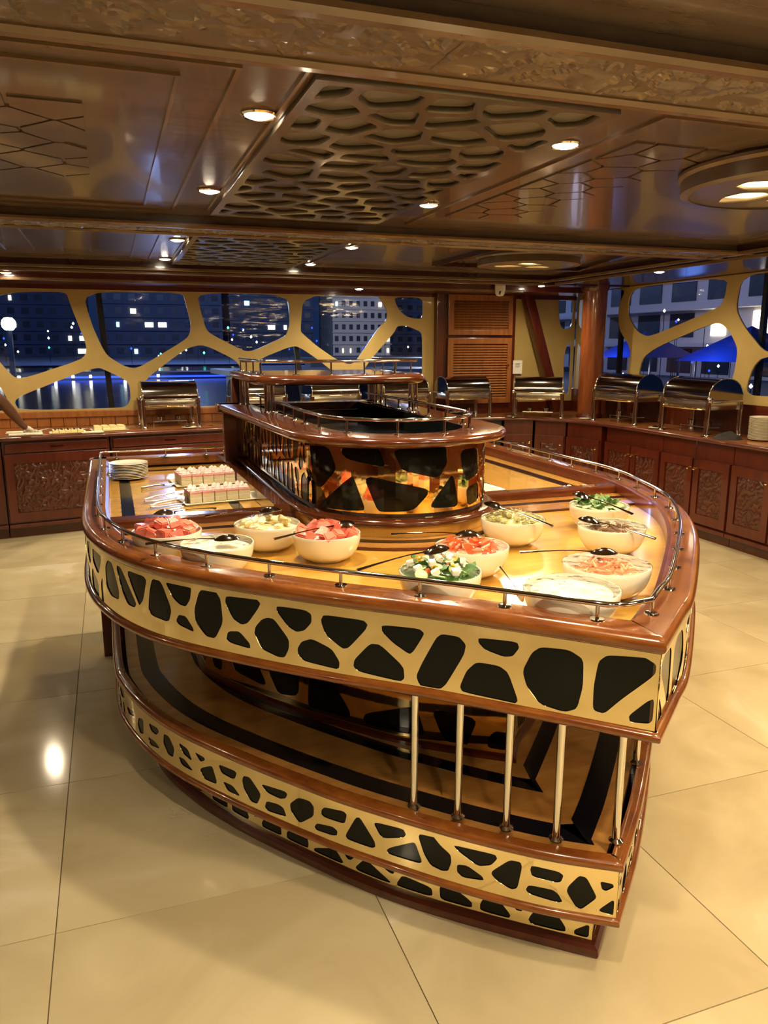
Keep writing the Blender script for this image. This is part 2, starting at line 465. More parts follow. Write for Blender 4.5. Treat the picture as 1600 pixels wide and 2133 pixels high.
UPPER=[[(0.109,0.861),(0.03,0.869),(0.007,0.857),(0.008,0.833),(0.074,0.763),(0.108,0.722),(0.133,0.726),(0.134,0.783),(0.127,0.843)],[(-0.009,0.787),(-0.01,0.722),(0.052,0.714),(0.056,0.729),(0.019,0.771)],[(0.255,0.855),(0.192,0.859),(0.159,0.842),(0.157,0.778),(0.167,0.722),(0.194,0.708),(0.251,0.715),(0.284,0.754),(0.295,0.79),(0.275,0.838)],[(0.402,0.853),(0.31,0.858),(0.304,0.844),(0.319,0.821),(0.34,0.816),(0.386,0.826),(0.402,0.841)],[(0.405,0.792),(0.35,0.792),(0.328,0.779),(0.302,0.714),(0.309,0.706),(0.439,0.709),(0.445,0.723),(0.429,0.766)],[(0.493,0.848),(0.45,0.848),(0.432,0.831),(0.436,0.805),(0.479,0.722),(0.496,0.704),(0.548,0.707),(0.557,0.729),(0.543,0.764),(0.507,0.836)],[(0.648,0.85),(0.55,0.853),(0.537,0.843),(0.544,0.828),(0.564,0.793),(0.575,0.783),(0.616,0.806),(0.646,0.831)],[(0.678,0.797),(0.651,0.798),(0.59,0.749),(0.587,0.718),(0.598,0.708),(0.707,0.717),(0.724,0.728),(0.721,0.748)],[(0.805,0.856),(0.695,0.856),(0.684,0.846),(0.69,0.831),(0.736,0.777),(0.753,0.772),(0.8,0.801),(0.814,0.839)],[(0.84,0.786),(0.783,0.767),(0.762,0.736),(0.763,0.719),(0.772,0.714),(0.863,0.72),(0.881,0.734),(0.884,0.751),(0.871,0.773)],[(0.943,0.86),(0.859,0.861),(0.84,0.852),(0.84,0.829),(0.861,0.805),(0.885,0.797),(0.91,0.808),(0.944,0.846)],[(0.971,0.824),(0.951,0.822),(0.908,0.773),(0.909,0.747),(0.922,0.721),(0.942,0.718),(0.994,0.732),(1.016,0.773),(1.011,0.792),(0.991,0.815)],[(1.104,0.864),(1.002,0.868),(0.992,0.859),(1.003,0.84),(1.035,0.798),(1.056,0.79),(1.086,0.803),(1.109,0.847)],[(1.096,0.765),(1.064,0.77),(1.031,0.741),(1.03,0.726),(1.094,0.731),(1.11,0.739),(1.105,0.758)],[(1.188,0.869),(1.136,0.868),(1.123,0.851),(1.118,0.786),(1.148,0.734),(1.181,0.735),(1.216,0.769),(1.22,0.805),(1.2,0.857)],[(1.318,0.872),(1.233,0.872),(1.226,0.865),(1.232,0.833),(1.25,0.809),(1.274,0.811),(1.301,0.828),(1.324,0.864)],[(1.28,0.78),(1.252,0.781),(1.225,0.748),(1.226,0.739),(1.282,0.75),(1.292,0.761)],[(1.372,0.872),(1.346,0.872),(1.306,0.79),(1.321,0.749),(1.398,0.754),(1.412,0.774),(1.4,0.831),(1.382,0.872)],[(1.515,0.872),(1.417,0.872),(1.406,0.872),(1.433,0.794),(1.456,0.771),(1.465,0.781),(1.513,0.849)],[(1.594,0.872),(1.559,0.872),(1.472,0.773),(1.485,0.758),(1.527,0.757),(1.566,0.8)],[(1.658,0.872),(1.624,0.872),(1.581,0.79),(1.587,0.757),(1.652,0.753),(1.694,0.775),(1.694,0.839)]]
LOWER=[[(0.635,0.275),(0.544,0.281),(0.536,0.267),(0.544,0.255),(0.602,0.235),(0.615,0.242)],[(0.518,0.25),(0.509,0.25),(0.489,0.201),(0.499,0.194),(0.585,0.192),(0.594,0.201),(0.585,0.212)],[(0.497,0.281),(0.457,0.284),(0.438,0.265),(0.411,0.248),(0.408,0.227),(0.416,0.199),(0.434,0.193),(0.465,0.199),(0.484,0.225),(0.501,0.271)],[(0.406,0.278),(0.294,0.282),(0.289,0.271),(0.304,0.249),(0.338,0.236),(0.391,0.264)],[(0.393,0.225),(0.366,0.23),(0.326,0.211),(0.321,0.2),(0.377,0.192),(0.393,0.203)],[(0.258,0.277),(0.231,0.278),(0.227,0.264),(0.236,0.203),(0.252,0.195),(0.289,0.209),(0.303,0.224),(0.301,0.234)],[(0.204,0.276),(0.14,0.274),(0.127,0.266),(0.132,0.247),(0.144,0.242),(0.202,0.246),(0.207,0.263)],[(0.209,0.22),(0.151,0.221),(0.137,0.212),(0.126,0.193),(0.136,0.188),(0.208,0.195),(0.216,0.205)],[(0.091,0.272),(0.073,0.27),(0.048,0.223),(0.05,0.214),(0.081,0.18),(0.094,0.184),(0.118,0.222),(0.115,0.238)],[(0.042,0.265),(0.012,0.263),(0.009,0.254),(0.026,0.241),(0.036,0.243)],[(0.004,0.225),(0.0,0.183),(0.007,0.177),(0.038,0.182),(0.039,0.189)],[(0.687,0.271),(0.674,0.274),(0.629,0.216),(0.627,0.201),(0.638,0.193),(0.714,0.194),(0.722,0.204)],[(0.79,0.268),(0.727,0.277),(0.716,0.27),(0.722,0.243),(0.734,0.238),(0.791,0.236),(0.802,0.242),(0.801,0.255)],[(0.817,0.208),(0.763,0.217),(0.747,0.209),(0.749,0.195),(0.763,0.189),(0.821,0.185),(0.827,0.194)],[(0.883,0.266),(0.842,0.269),(0.827,0.256),(0.829,0.225),(0.874,0.189),(0.885,0.188),(0.912,0.213),(0.915,0.235)],[(1.027,0.261),(0.933,0.269),(0.922,0.263),(0.93,0.247),(0.95,0.238),(0.999,0.24)],[(1.004,0.212),(0.959,0.218),(0.939,0.213),(0.927,0.187),(1.001,0.18),(1.013,0.19)],[(1.095,0.263),(1.069,0.267),(1.028,0.229),(1.029,0.215),(1.043,0.188),(1.069,0.187),(1.097,0.219),(1.103,0.245)],[(1.205,0.264),(1.135,0.267),(1.124,0.262),(1.132,0.241),(1.146,0.235),(1.192,0.238)],[(1.189,0.212),(1.143,0.213),(1.111,0.187),(1.167,0.186)],[(1.244,0.244),(1.232,0.245),(1.212,0.191),(1.273,0.187),(1.294,0.212),(1.285,0.223)],[(1.317,0.268),(1.267,0.264),(1.268,0.254),(1.289,0.242)],[(1.4,0.271),(1.349,0.266),(1.329,0.229),(1.379,0.24)],[(1.405,0.219),(1.37,0.222),(1.325,0.195),(1.389,0.195)],[(1.488,0.269),(1.455,0.272),(1.425,0.238),(1.437,0.203),(1.469,0.202),(1.496,0.234)],[(1.598,0.266),(1.529,0.274),(1.519,0.263),(1.541,0.243),(1.58,0.243)],[(1.611,0.21),(1.552,0.215),(1.519,0.201),(1.597,0.184)],[(1.691,0.248),(1.643,0.26),(1.649,0.202),(1.688,0.19),(1.708,0.217)],[(1.837,0.233),(1.735,0.25),(1.739,0.233),(1.807,0.212)],[(1.847,0.176),(1.749,0.183),(1.752,0.176),(1.835,0.176)]]
TOWER=[[(-0.603,1.154),(-0.397,1.173),(-0.367,1.162),(-0.339,1.103),(-0.346,1.082),(-0.412,1.021),(-0.443,1.021),(-0.535,1.072),(-0.61,1.127)],[(-0.314,1.173),(-0.183,1.178),(-0.17,1.169),(-0.153,1.12),(-0.16,1.113),(-0.291,1.134),(-0.314,1.153)],[(-0.127,1.178),(0.051,1.178),(0.071,1.173),(0.075,1.119),(0.045,1.073),(0.015,1.072),(-0.09,1.1),(-0.1,1.113)],[(-0.276,1.074),(-0.265,1.071),(-0.225,0.968),(-0.229,0.954),(-0.42,0.935),(-0.428,0.952)],[(-0.232,1.085),(-0.014,1.036),(0.0,1.025),(-0.003,1.009),(-0.055,0.956),(-0.17,0.953),(-0.183,0.967)],[(0.094,1.076),(0.108,1.061),(0.13,0.968),(0.111,0.956),(0.012,0.963),(0.012,0.98)]]
CORE=[[(1.078,0.395),(1.046,0.423),(0.944,0.438),(0.89,0.349),(1.062,0.365)],[(0.881,0.454),(0.737,0.476),(0.743,0.36),(0.839,0.34),(0.883,0.407)],[(0.696,0.478),(0.636,0.492),(0.534,0.361),(0.535,0.331),(0.696,0.331),(0.704,0.347)],[(0.485,0.347),(0.472,0.369),(0.318,0.426),(0.293,0.42),(0.267,0.336),(0.37,0.329),(0.477,0.33)],[(0.25,0.431),(0.103,0.422),(0.135,0.33),(0.196,0.319),(0.218,0.352)],[(0.069,0.369),(0.049,0.388),(-0.003,0.387),(-0.002,0.312),(0.06,0.312),(0.074,0.328)]]
BACKWIN=[[(-0.69,1.97),(-0.31,1.98),(-0.29,1.89),(-0.18,1.53),(-0.19,1.45),(-0.24,1.4),(-0.69,1.25),(-0.78,1.25),(-0.84,1.32),(-0.94,1.47),(-0.9,1.92)],[(-0.18,1.98),(0.67,2.0),(0.69,1.91),(0.73,1.72),(0.72,1.64),(0.68,1.58),(0.29,1.35),(0.21,1.32),(0.13,1.34),(-0.01,1.43),(-0.06,1.53),(-0.12,1.7)],[(-0.79,1.06),(-0.74,1.1),(-0.2,1.31),(-0.09,1.33),(-0.04,1.31),(0.13,1.22),(0.16,1.16),(0.16,1.05),(0.13,0.99),(0.07,0.97),(-0.77,0.97),(-0.8,1.03)],[(-1.22,1.26),(-1.02,1.37),(-0.96,1.3),(-0.86,1.09),(-0.85,1.01),(-0.86,0.97),(-1.25,0.96)],[(0.8,2.0),(0.82,1.84),(0.86,1.68),(0.9,1.63),(1.19,1.48),(1.24,1.47),(1.31,1.48),(1.6,1.61),(1.62,1.64),(1.65,1.72),(1.65,2.02)],[(1.79,2.02),(1.75,1.66),(1.78,1.63),(1.91,1.52),(2.09,1.4),(2.23,1.34),(2.3,1.36),(2.36,1.44),(2.55,1.7),(2.63,1.77),(2.64,1.84),(2.61,1.91),(2.55,2.01),(2.54,2.04)],[(2.71,2.04),(2.73,1.92),(2.77,1.86),(2.84,1.81),(2.92,1.79),(3.0,1.79),(3.02,1.83),(3.02,2.05)],[(2.8,1.72),(2.87,1.71),(3.0,1.66),(3.02,1.6),(3.02,1.02),(3.0,0.91),(2.34,0.93),(2.32,1.03),(2.37,1.27),(2.51,1.44),(2.71,1.65),(2.74,1.71)],[(0.29,1.22),(0.68,1.5),(0.81,1.53),(0.91,1.5),(1.12,1.39),(1.17,1.32),(1.17,0.99),(1.1,0.94),(0.27,0.96),(0.22,1.02)],[(1.34,0.99),(1.34,1.37),(1.38,1.41),(1.61,1.5),(1.7,1.52),(1.77,1.49),(1.92,1.39),(2.1,1.25),(2.22,1.15),(2.28,0.97),(2.24,0.92),(1.38,0.93)]]
CORNERWIN=[[(4.61,2.19),(4.61,2.02),(4.65,1.73),(4.69,1.69),(5.1,1.8),(5.18,1.86),(5.15,2.21)],[(5.11,1.7),(4.92,1.61),(4.78,1.58),(4.71,1.5),(4.69,1.36),(4.72,1.01),(4.8,0.94),(5.25,0.93),(5.2,1.61)]]
RIGHTWIN=[[(7.11,2.22),(6.56,2.17),(6.67,1.91),(6.64,1.68),(6.43,1.5),(6.45,1.27),(6.52,1.06),(7.0,1.03)],[(6.43,2.18),(6.52,1.97),(6.51,1.8),(6.35,1.65),(6.17,1.6),(5.57,1.76),(5.28,1.84),(5.24,1.93),(5.23,2.13)],[(6.05,1.51),(5.36,1.71),(5.25,1.7),(5.15,1.63),(5.05,1.5),(5.06,1.32),(5.11,1.15),(5.17,1.11),(6.2,1.04),(6.31,1.1),(6.26,1.4)],[(5.09,2.13),(5.12,1.81),(5.01,1.67),(4.79,1.48),(4.65,1.47),(4.44,1.51),(4.53,2.12)],[(4.72,1.44),(4.81,1.42),(4.88,1.35),(4.92,1.22),(4.92,1.16),(4.85,1.13),(4.13,1.16),(4.17,1.45)]]
# ------------------------------------------------------------------ ROOM
XL, XR, YB, YF = -3.4, 4.8, 7.4, -3.8      # walls
ZC, ZBEAM = 2.15, 2.105
fl = box('floor', (XL, YF, -.06), (XR, YB, -.004), 'grout'); tag(fl, kind='structure')
TX, TY, GX, GY = .846, .762, -.24, 1.94
tb = B().box(.0015, .0015, -.004, TX-.0015, TY-.0015, 0)
tme = None
i0 = math.floor((XL-GX)/TX); j0 = math.floor((YF-GY)/TY)
for i in range(i0, i0+11):
    for j in range(j0, j0+16):
        x, y = GX+i*TX, GY+j*TY
        if x > XR or y > YB or x+TX < XL or y+TY < YF: continue
        x1, y1 = min(x+TX, XR), min(y+TY, YB); xa, ya = max(x, XL), max(y, YF)
        if (x1-xa) > TX-1e-6 and (y1-ya) > TY-1e-6:
            if tme is None:
                o = tb.obj('floor_tile', 'cream_marble', fl); tme = o.data
            else: o = link('floor_tile', tme, None, fl)
            o.location = (x, y, 0)
        else:
            box('floor_tile', (xa+.0015, ya+.0015, -.004), (x1-.0015, y1-.0015, 0), 'cream_marble', fl)

# ceiling board, beams, mouldings
ce = box('ceiling', (XL, YF, ZC), (XR, YB, ZC+.12), 'ceiling_wood'); tag(ce, kind='structure')
from mathutils import noise as MN
def relief(nx, ny, w, d, amp, freq, seed, stretch=1.0):
    """carved scroll relief on a grid lying in x,y with height along -z"""
    bm = bmesh.new(); V = []
    for j in range(ny+1):
        for i in range(nx+1):
            x = w*i/nx; y = d*j/ny
            p = Vector((x*freq*stretch+seed, y*freq, seed*.3))
            wv = MN.noise_vector(p*.55)*1.3
            v = MN.noise(p+wv)
            h = 1-abs(v)*3.2
            h = max(0, h)**1.5
            e = min(i, nx-i, j, ny-j)
            h *= 0 if e == 0 else 1
            V.append(bm.verts.new((x, y, -amp*h)))
    for j in range(ny):
        for i in range(nx):
            a = j*(nx+1)+i
            bm.faces.new((V[a], V[a+nx+1], V[a+nx+2], V[a+1]))
    b = B(); b.bm.free(); b.bm = bm
    return b
beam_rel = None
def beam(y0, y1, deep=ZBEAM):
    bo = box('beam', (XL, y0, deep), (XR, y1, ZC+.01), 'ceiling_carved', ce)
    for yy in (y0, y1):
        pr_ = [(-.022, 0), (-.022, -.012), (-.012, -.022), (.012, -.022), (.022, -.012), (.022, 0)]
        b = B()
        ring = []
        for x in (XL+.001, XR-.001): ring.append([b.bm.verts.new((x, yy+t, deep+.008+z)) for t, z in pr_])
        for k in range(5): b.bm.faces.new((ring[0][k], ring[0][k+1], ring[1][k+1], ring[1][k]))
        b.obj('moulding', 'ceiling_trim', bo)
    return bo
bm1 = beam(1.47, 1.74); bm2 = beam(4.13, 4.40); bm0 = beam(-1.25, -.95); beam(-3.5, -3.2)
w = 4.1
for bo, y0, d in ((bm1, 1.51, .19), (bm2, 4.17, .18)):
    for k in range(2):
        o = relief(330, 22, w-.002, d, .009, 14, 3.3+y0+k*7).obj('carved_frieze', 'ceiling_carved', bo)
        o.location = (XL+k*w, y0, ZBEAM-.001)
# stepped cornice at the back wall and along the right wall
b = B(); b.box(XL, 6.42, 2.10, XR, 6.50, ZC+.01); o1 = b.obj('cornice', 'dark_soffit', ce)
box('cornice', (XL, 6.50, 2.075), (XR, 6.86, ZC+.01), 'dark_soffit', ce)
box('cornice', (XL, 6.86, 2.035), (XR, YB, ZC+.01), 'red_wood', ce)
for (yy, zz) in ((6.43, 2.10), (6.50, 2.078), (6.87, 2.038)):
    B().box(XL, yy-.012, zz-.012, XR-.95, yy+.012, zz+.012, bev=.005).obj('moulding', 'ceiling_trim', ce)
box('cornice', (3.85, YF, 2.10), (3.98, 6.44, ZC+.01), 'dark_soffit', ce)
box('cornice', (3.98, YF, 2.085), (XR, 7.0, ZC+.01), 'dark_soffit', ce)
B().box(3.84, YF, 2.088, 3.864, 6.5, 2.112, bev=.005).obj('moulding', 'ceiling_trim', ce)
B().box(3.97, YF, 2.073, 3.994, 6.9, 2.097, bev=.005).obj('moulding', 'ceiling_trim', ce)

# recessed-looking panels between the beams
def frame_lines(x0, y0, x1, y1, w=.014, z=ZC, m='ceiling_trim', name='moulding'):
    pts = [(x0, y0), (x1, y0), (x1, y1), (x0, y1)]
    B().sweep(pts, [(-w/2, z), (-w/2, z-.008), (w/2, z-.008), (w/2, z)], closed=True).obj(name, m, ce)
fc = lambda x0, y0: flat_f((x0, y0, 0), (1, 0, 0), (0, 1, 0), (0, 0, 1))
def fret_panel(x0, y0, x1, y1, seed, s=.165):
    """pierced wooden panel hung 2 cm under a grey board"""
    W, D = x1-x0, y1-y0
    bb = box('fret_backing', (x0, y0, ZC-.006), (x1, y1, ZC+.004), 'fret_back', ce)
    cells = [chaikin(P, 2) for P in voro(0, W, 0, D, s*1.15, s*.92, .028, seed, .26, .03)]
    o = fretwork('fret_panel', flat_f((x0, y0, ZC-.024), (1, 0, 0), (0, 1, 0), (0, 0, 1)), [(0, 0), (W, 0), (W, D), (0, D)], cells, .018, 'fret_grey', ce)
    frame_lines(x0-.01, y0-.01, x1+.01, y1+.01, .02, ZC)
fret_panel(.50, 1.90, 1.34, 3.92, 5)
fret_panel(.50, 4.50, 1.42, 6.30, 9)
# left bays: framed field
for (y0, y1) in ((1.92, 4.0), (4.5, 6.3)):
    frame_lines(-3.2, y0+.02, .33, y1-.02, .012)
    frame_lines(-3.1, y0+.12, .20, y1-.14, .010)
    frame_lines(1.52, y0+.02, 3.75, y1-.02, .012)
frame_lines(-3.2, -.7, .33, 1.3); frame_lines(1.52, -.7, 3.75, 1.3)
for (y0, y1) in ((4.62, 6.15),):
    for k in range(17):
        x = -2.95+k*.18
        B().box(x, y0, ZC-.006, x+.012, y1-.25, ZC+.002).obj('batten', 'ceiling_trim', ce)
# carved hexagon outlines in the left and right fields
def hexes(x0, x1, y0, y1, seed, sx=.24, sy=.13):
    for P in voro(x0, x1, y0, y1, sx, sy, .012, seed, .16):
        c = (sum(p[0] for p in P)/len(P), sum(p[1] for p in P)/len(P))
        B().prism(P, ZC-.005, ZC+.002).obj('hexagon_panel', 'ceiling_wood', ce)
hexes(-1.3, -.02, 2.35, 3.35, 4)
hexes(1.62, 2.0, 2.2, 3.7, 8, .20, .15)

# lamps
def downlight(x, y, z, label, group=None, watt=SPOT_W, spot=160):
    t = empty('recessed_downlight', (x, y, z)); tag(t, label, 'ceiling light', group)
    B().lathe([(.052, .004), (.052, -.004), (.046, -.009), (.040, -.006), (.040, .004)], n=28).obj('trim_ring', 'steel', t, smooth=40)
    B().lathe([(0, -.016), (.018, -.014), (.033, -.009), (.040, -.003), (.040, .0005), (0, .0005)], n=28).obj('lens', 'lamp_face', t)
    ld = bpy.data.lights.new('downlight_beam', 'SPOT'); ld.energy = watt; ld.color = WARM; ld.spot_size = R(spot); ld.spot_blend = .8
    ld.shadow_soft_size = .03
    lo = bpy.data.objects.new('downlight_beam', ld); COL.objects.link(lo); lo.parent = t; lo.location = (0, 0, -.03)
    return t
LY = [(2.30, 'nearest row'), (3.43, 'second row'), (5.02, 'third row'), (6.12, 'last row')]
for y, nm in LY:
    downlight(.44, y, ZC, 'small round ceiling lamp on the left side of the pierced panel, %s' % nm)
    downlight(1.42 if y < 4 else 1.54, y, ZC, 'small round ceiling lamp on the right side of the pierced panel, %s' % nm)
downlight(3.93, 6.67, 2.085 if True else 0, 'small round lamp in the soffit near the white dome camera', watt=14)
downlight(4.06, 5.14, 2.085, 'small round lamp in the soffit above the right windows', watt=14)
for y in (.75, -.45):      # rows behind the photographer
    for x in (.44, 1.42):
        downlight(x, y, ZC, 'ceiling lamp of the rows nearer than the carved beam', 'lamps of the near ceiling bay')
for y in (-2.0,):
    for x in (.44, 1.42):
        downlight(x, y, ZC, 'ceiling lamp of the rows nearer than the carved beam', 'lamps of the near ceiling bay')
for (x, y) in ((-1.6, 5.6), (-2.4, 3.0), (-2.4, .6), (4.3, 3.4), (4.3, 1.4), (4.3, -.6), (-2.4, 6.7), (-.7, 6.75), (2.2, 6.95)):
    downlight(x, y, ZC if x < 4 and y < 6.5 else (2.085 if x > 4 else (2.075 if y < 6.85 else 2.035)), 'small ceiling lamp near the side walls of the room', 'lamps near the side walls', watt=16)

def drum(cx, cy, r, label, seed, watt, depth=.075):
    t = empty('drum_ceiling_lamp', (cx, cy, ZC)); tag(t, label, 'ceiling lamp')
    B().lathe([(r, .0), (r+.012, -.01), (r+.012, -.02), (r, -.03), (r, -depth), (r-.03, -depth-.006), (r-.03, -depth+.02), (r-.015, 0)], n=64).obj('drum_ring', 'ceiling_carved', t, smooth=35)
    B().lathe([(0, -.03), (r-.02, -.03), (r-.02, -.036), (0, -.036)], n=48).obj('glowing_panel', 'lamp_glow', t)
    P0 = [((r-.03)*math.cos(a), (r-.03)*math.sin(a)) for a in [2*math.pi*k/48 for k in range(48)]]
    cells = []
    for P in voro(-r, r, -r, r, .22, .17, .04, seed, .25):
        if all(math.hypot(*q) < r-.05 for q in P): cells.append(chaikin(P, 2))
    fretwork('fret_cover', flat_f((0, 0, -depth), (1, 0, 0), (0, 1, 0), (0, 0, 1)), P0, cells, .012, 'ceiling_carved', t)
    ld = bpy.data.lights.new('lamp_light', 'AREA'); ld.shape = 'DISK'; ld.size = r*1.4; ld.energy = watt; ld.color = (1, .72, .38)
    lo = bpy.data.objects.new('lamp_light', ld); COL.objects.link(lo); lo.parent = t; lo.location = (0, 0, -depth-.02)
drum(2.42, 2.30, .42, 'large round wooden ceiling lamp with pierced glowing face, nearer one', 3, 18)
drum(2.86, 5.05, .36, 'round pierced ceiling lamp glowing yellow in the far bay', 6, 12)
drum(2.42, -.3, .42, 'round pierced ceiling lamp above the photographer side of the hall', 11, 18)
B().sweep([(2.42, 4.62), (3.35, 4.50), (3.70, 5.70), (2.42, 5.70)], [(-.02, ZC), (-.02, ZC-.03), (.02, ZC-.03), (.02, ZC)], closed=True).obj('moulding', 'dark_soffit', ce)

# walls: back wall with wainscot, window band, louvre corner
wb = box('wall_back', (XL, YB, 0), (XR, YB+.10, .93), 'red_wood'); tag(wb, kind='structure')
box('window_header', (XL, YB, 2.0), (XR, YB+.10, ZC+.1), 'red_wood', wb)
box('sill_rail', (XL, YB-.025, .90), (3.1, YB+.02, .955), 'honey_wood', wb, bev=.006)
me = None
for k in range(56):       # wainscot boards above the worktop
    x = -2.9+k*.108
    if x > 3.0: break
    if me is None: o = B().box(0, -.012, .82, .104, 0, .905, bev=.003).obj('wainscot_board', 'honey_wood', wb); me = o.data
    else: o = link('wainscot_board', me, None, wb)
    o.location = (x, YB, 0)
wr = box('wall_right', (XR, YF, 0), (XR+.10, YB+.1, 1.06), 'red_wood'); tag(wr, kind='structure')
box('window_header', (XR, YF, 2.08), (XR+.10, YB+.1, ZC+.1), 'red_wood', wr)
wl = box('wall_left', (XL-.1, YF, 0), (XL, YB+.1, ZC+.1), 'red_wood'); tag(wl, kind='structure')
wf = box('wall_front', (XL-.1, YF-.1, 0), (XR+.1, YF, ZC+.1), 'red_wood'); tag(wf, kind='structure')

def pw(P, it=2): return chaikin(P, it, .18)
# back window: cream fretwork frame, glass, mullions
FB = flat_f((0, YB+.03, 0), (1, 0, 0), (0, 0, 1), (0, -1, 0))
w1 = fretwork('window_1', FB, [(XL, .93), (3.14, .93), (3.14, 2.0), (XL, 2.0)],
     [pw([(x, min(max(z, .965), 1.995)) for x, z in P]) for P in BACKWIN] + [pw([(-3.3, 1.0), (-1.5, 1.0), (-1.4, 1.3), (-1.7, 1.5), (-3.3, 1.4)]), pw([(-3.3, 1.5), (-1.7, 1.6), (-1.2, 1.45), (-1.05, 1.95), (-3.3, 1.95)])],
     .02, 'panel_cream', None)
tag(w1, kind='structure')
box('glass_pane', (XL, YB+.07, .94), (3.13, YB+.076, 2.0), 'window_glass', w1)
for (xa, xb, ww) in ((-.05, -.005, .05), (1.67, 1.79, .045)):
    b = B(); b.prism([(0, 0), (ww, 0), (ww, .04), (0, .04)], .94, 2.0)
    for v in b.bm.verts: v.co.x += xb+(xa-xb)*(v.co.z-.94)/1.06-ww/2; v.co.y += YB+.078
    b.obj('mullion', 'black_plastic', w1)
w3 = fretwork('window_3', FB, [(4.02, .93), (XR, .93), (XR, 2.08), (4.02, 2.08)],
     [pw([(min(x, 4.77), min(max(z, .97), 2.05)) for x, z in [(4.61, 2.05), (4.58, 2.0), (4.61, 1.75), (4.66, 1.69), (4.77, 1.72), (4.77, 2.05)]]), pw([(4.77, 1.58), (4.70, 1.5), (4.68, 1.36), (4.70, 1.02), (4.77, .98)])],
     .02, 'panel_cream', None); tag(w3, kind='structure')
box('glass_pane', (4.05, YB+.07, .94), (XR, YB+.076, 2.08), 'window_glass', w3)
# right window
FR = flat_f((XR+.03, 0, 0), (0, 1, 0), (0, 0, 1), (-1, 0, 0))
extra = []
for k in range(4):
    dy = 1.95*(k+1)
    for P in RIGHTWIN[1:5]:
        extra.append([(y-dy-.25, z) for y, z in P])
rc = [[(min(max(y, YF+.05), 7.35), min(max(z, 1.10), 2.07)) for y, z in P] for P in RIGHTWIN+[e for e in extra if max(q[0] for q in e) < 3.95]]
w2 = fretwork('window_2', FR, [(YF, 1.06), (YB, 1.06), (YB, 2.08), (YF, 2.08)], [pw(P) for P in rc if area(P) > .01], .02, 'panel_cream', None); tag(w2, kind='structure')
box('glass_pane', (XR+.07, YF, 1.06), (XR+.076, YB, 2.08), 'window_glass', w2)
for y in (6.72, 4.9, 3.0, 1.1):
    box('mullion', (XR+.08, y-.02, 1.06), (XR+.12, y+.02, 2.08), 'black_plastic', w2)

# louvred cupboard between the windows
lv = empty('louvred_cupboard', (3.14, YB, .82)); tag(lv, 'tall varnished cupboard with louvred doors in the far corner', 'cupboard')
def rel(name, a, b_, m, bev=0): return B().box(a[0]-3.14, a[1]-YB, a[2]-.82, b_[0]-3.14, b_[1]-YB, b_[2]-.82, bev=bev).obj(name, m, lv)
rel('carcass', (3.14, YB-.03, .82), (4.05, YB+.10, 2.04), 'red_wood')
rel('pilaster', (3.14, YB-.07, .82), (3.22, YB-.03, 2.04), 'red_wood', .006)
def louvre_door(x0, x1, z0, z1, m):
    d = rel('door', (x0, YB-.045, z0), (x1, YB-.031, z1), 'carved_wood')
    for (a, b2, c, e) in ((x0, x0+.06, z0, z1), (x1-.05, x1, z0, z1), (x0+.06, x1-.05, z1-.06, z1), (x0+.06, x1-.05, z0, z0+.05)):
        B().box(a-3.14, -.065, c-.82, b2-3.14, -.045, e-.82, bev=.003).obj('rail', m, d)
    me = None; z = z0+.058
    while z < z1-.068:
        if me is None:
            b = B(); b.box(0, -.003, -.011, x1-x0-.112, .003, .011, M=Matrix.Rotation(R(-40), 4, 'X')); o = b.obj('slat', m, d); me = o.data
        else: o = link('slat', me, None, d)
        o.location = (x0+.061-3.14, -.056, z-.82); z += .0265
    return d
d = louvre_door(3.27, 4.0, .93, 1.60, 'honey_wood')
B().lathe([(0, 0), (.006, 0), (.006, .012), (.012, .018), (.010, .026), (0, .028)], M=Matrix.Translation((.81, -.066, .50))@Matrix.Rotation(R(90), 4, 'X'), n=12).obj('knob', 'gold_brass', d, smooth=40)
louvre_door(3.27, 4.0, 1.63, 2.03, 'honey_wood')
# slanting post and column
sp = B().box(-.055, -.05, 0, .055, .05, 1.30, bev=.012)
for v in sp.bm.verts: v.co.x += -.44*(v.co.z/1.28)
o = sp.obj('slanting_post', 'red_wood', smooth=40); o.location = (4.56, YB-.09, .82)
tag(o, 'slanting varnished wooden post beside the louvred cupboard', 'post')
cl = empty('round_column', (4.50, 6.62, .82)); tag(cl, 'round varnished wooden column standing on the counter in the corner', 'column')
b = B()
n = 48; prof = []
pts = [((.115*math.cos(a)), (.115*math.sin(a))) for a in [2*math.pi*k/96 for k in range(96)]]
b.prism(pts, 0, 1.268); b.obj('shaft', 'column_wood', cl, smooth=50)
B().lathe([(.115, 0), (.128, 0), (.128, .03), (.119, .045), (.115, .045)], n=48).obj('base_ring', 'red_wood', cl, smooth=40)
B().lathe([(.115, 1.268), (.135, 1.268), (.135, 1.235), (.119, 1.215), (.115, 1.215)], n=48).obj('capital_ring', 'red_wood', cl, smooth=40)
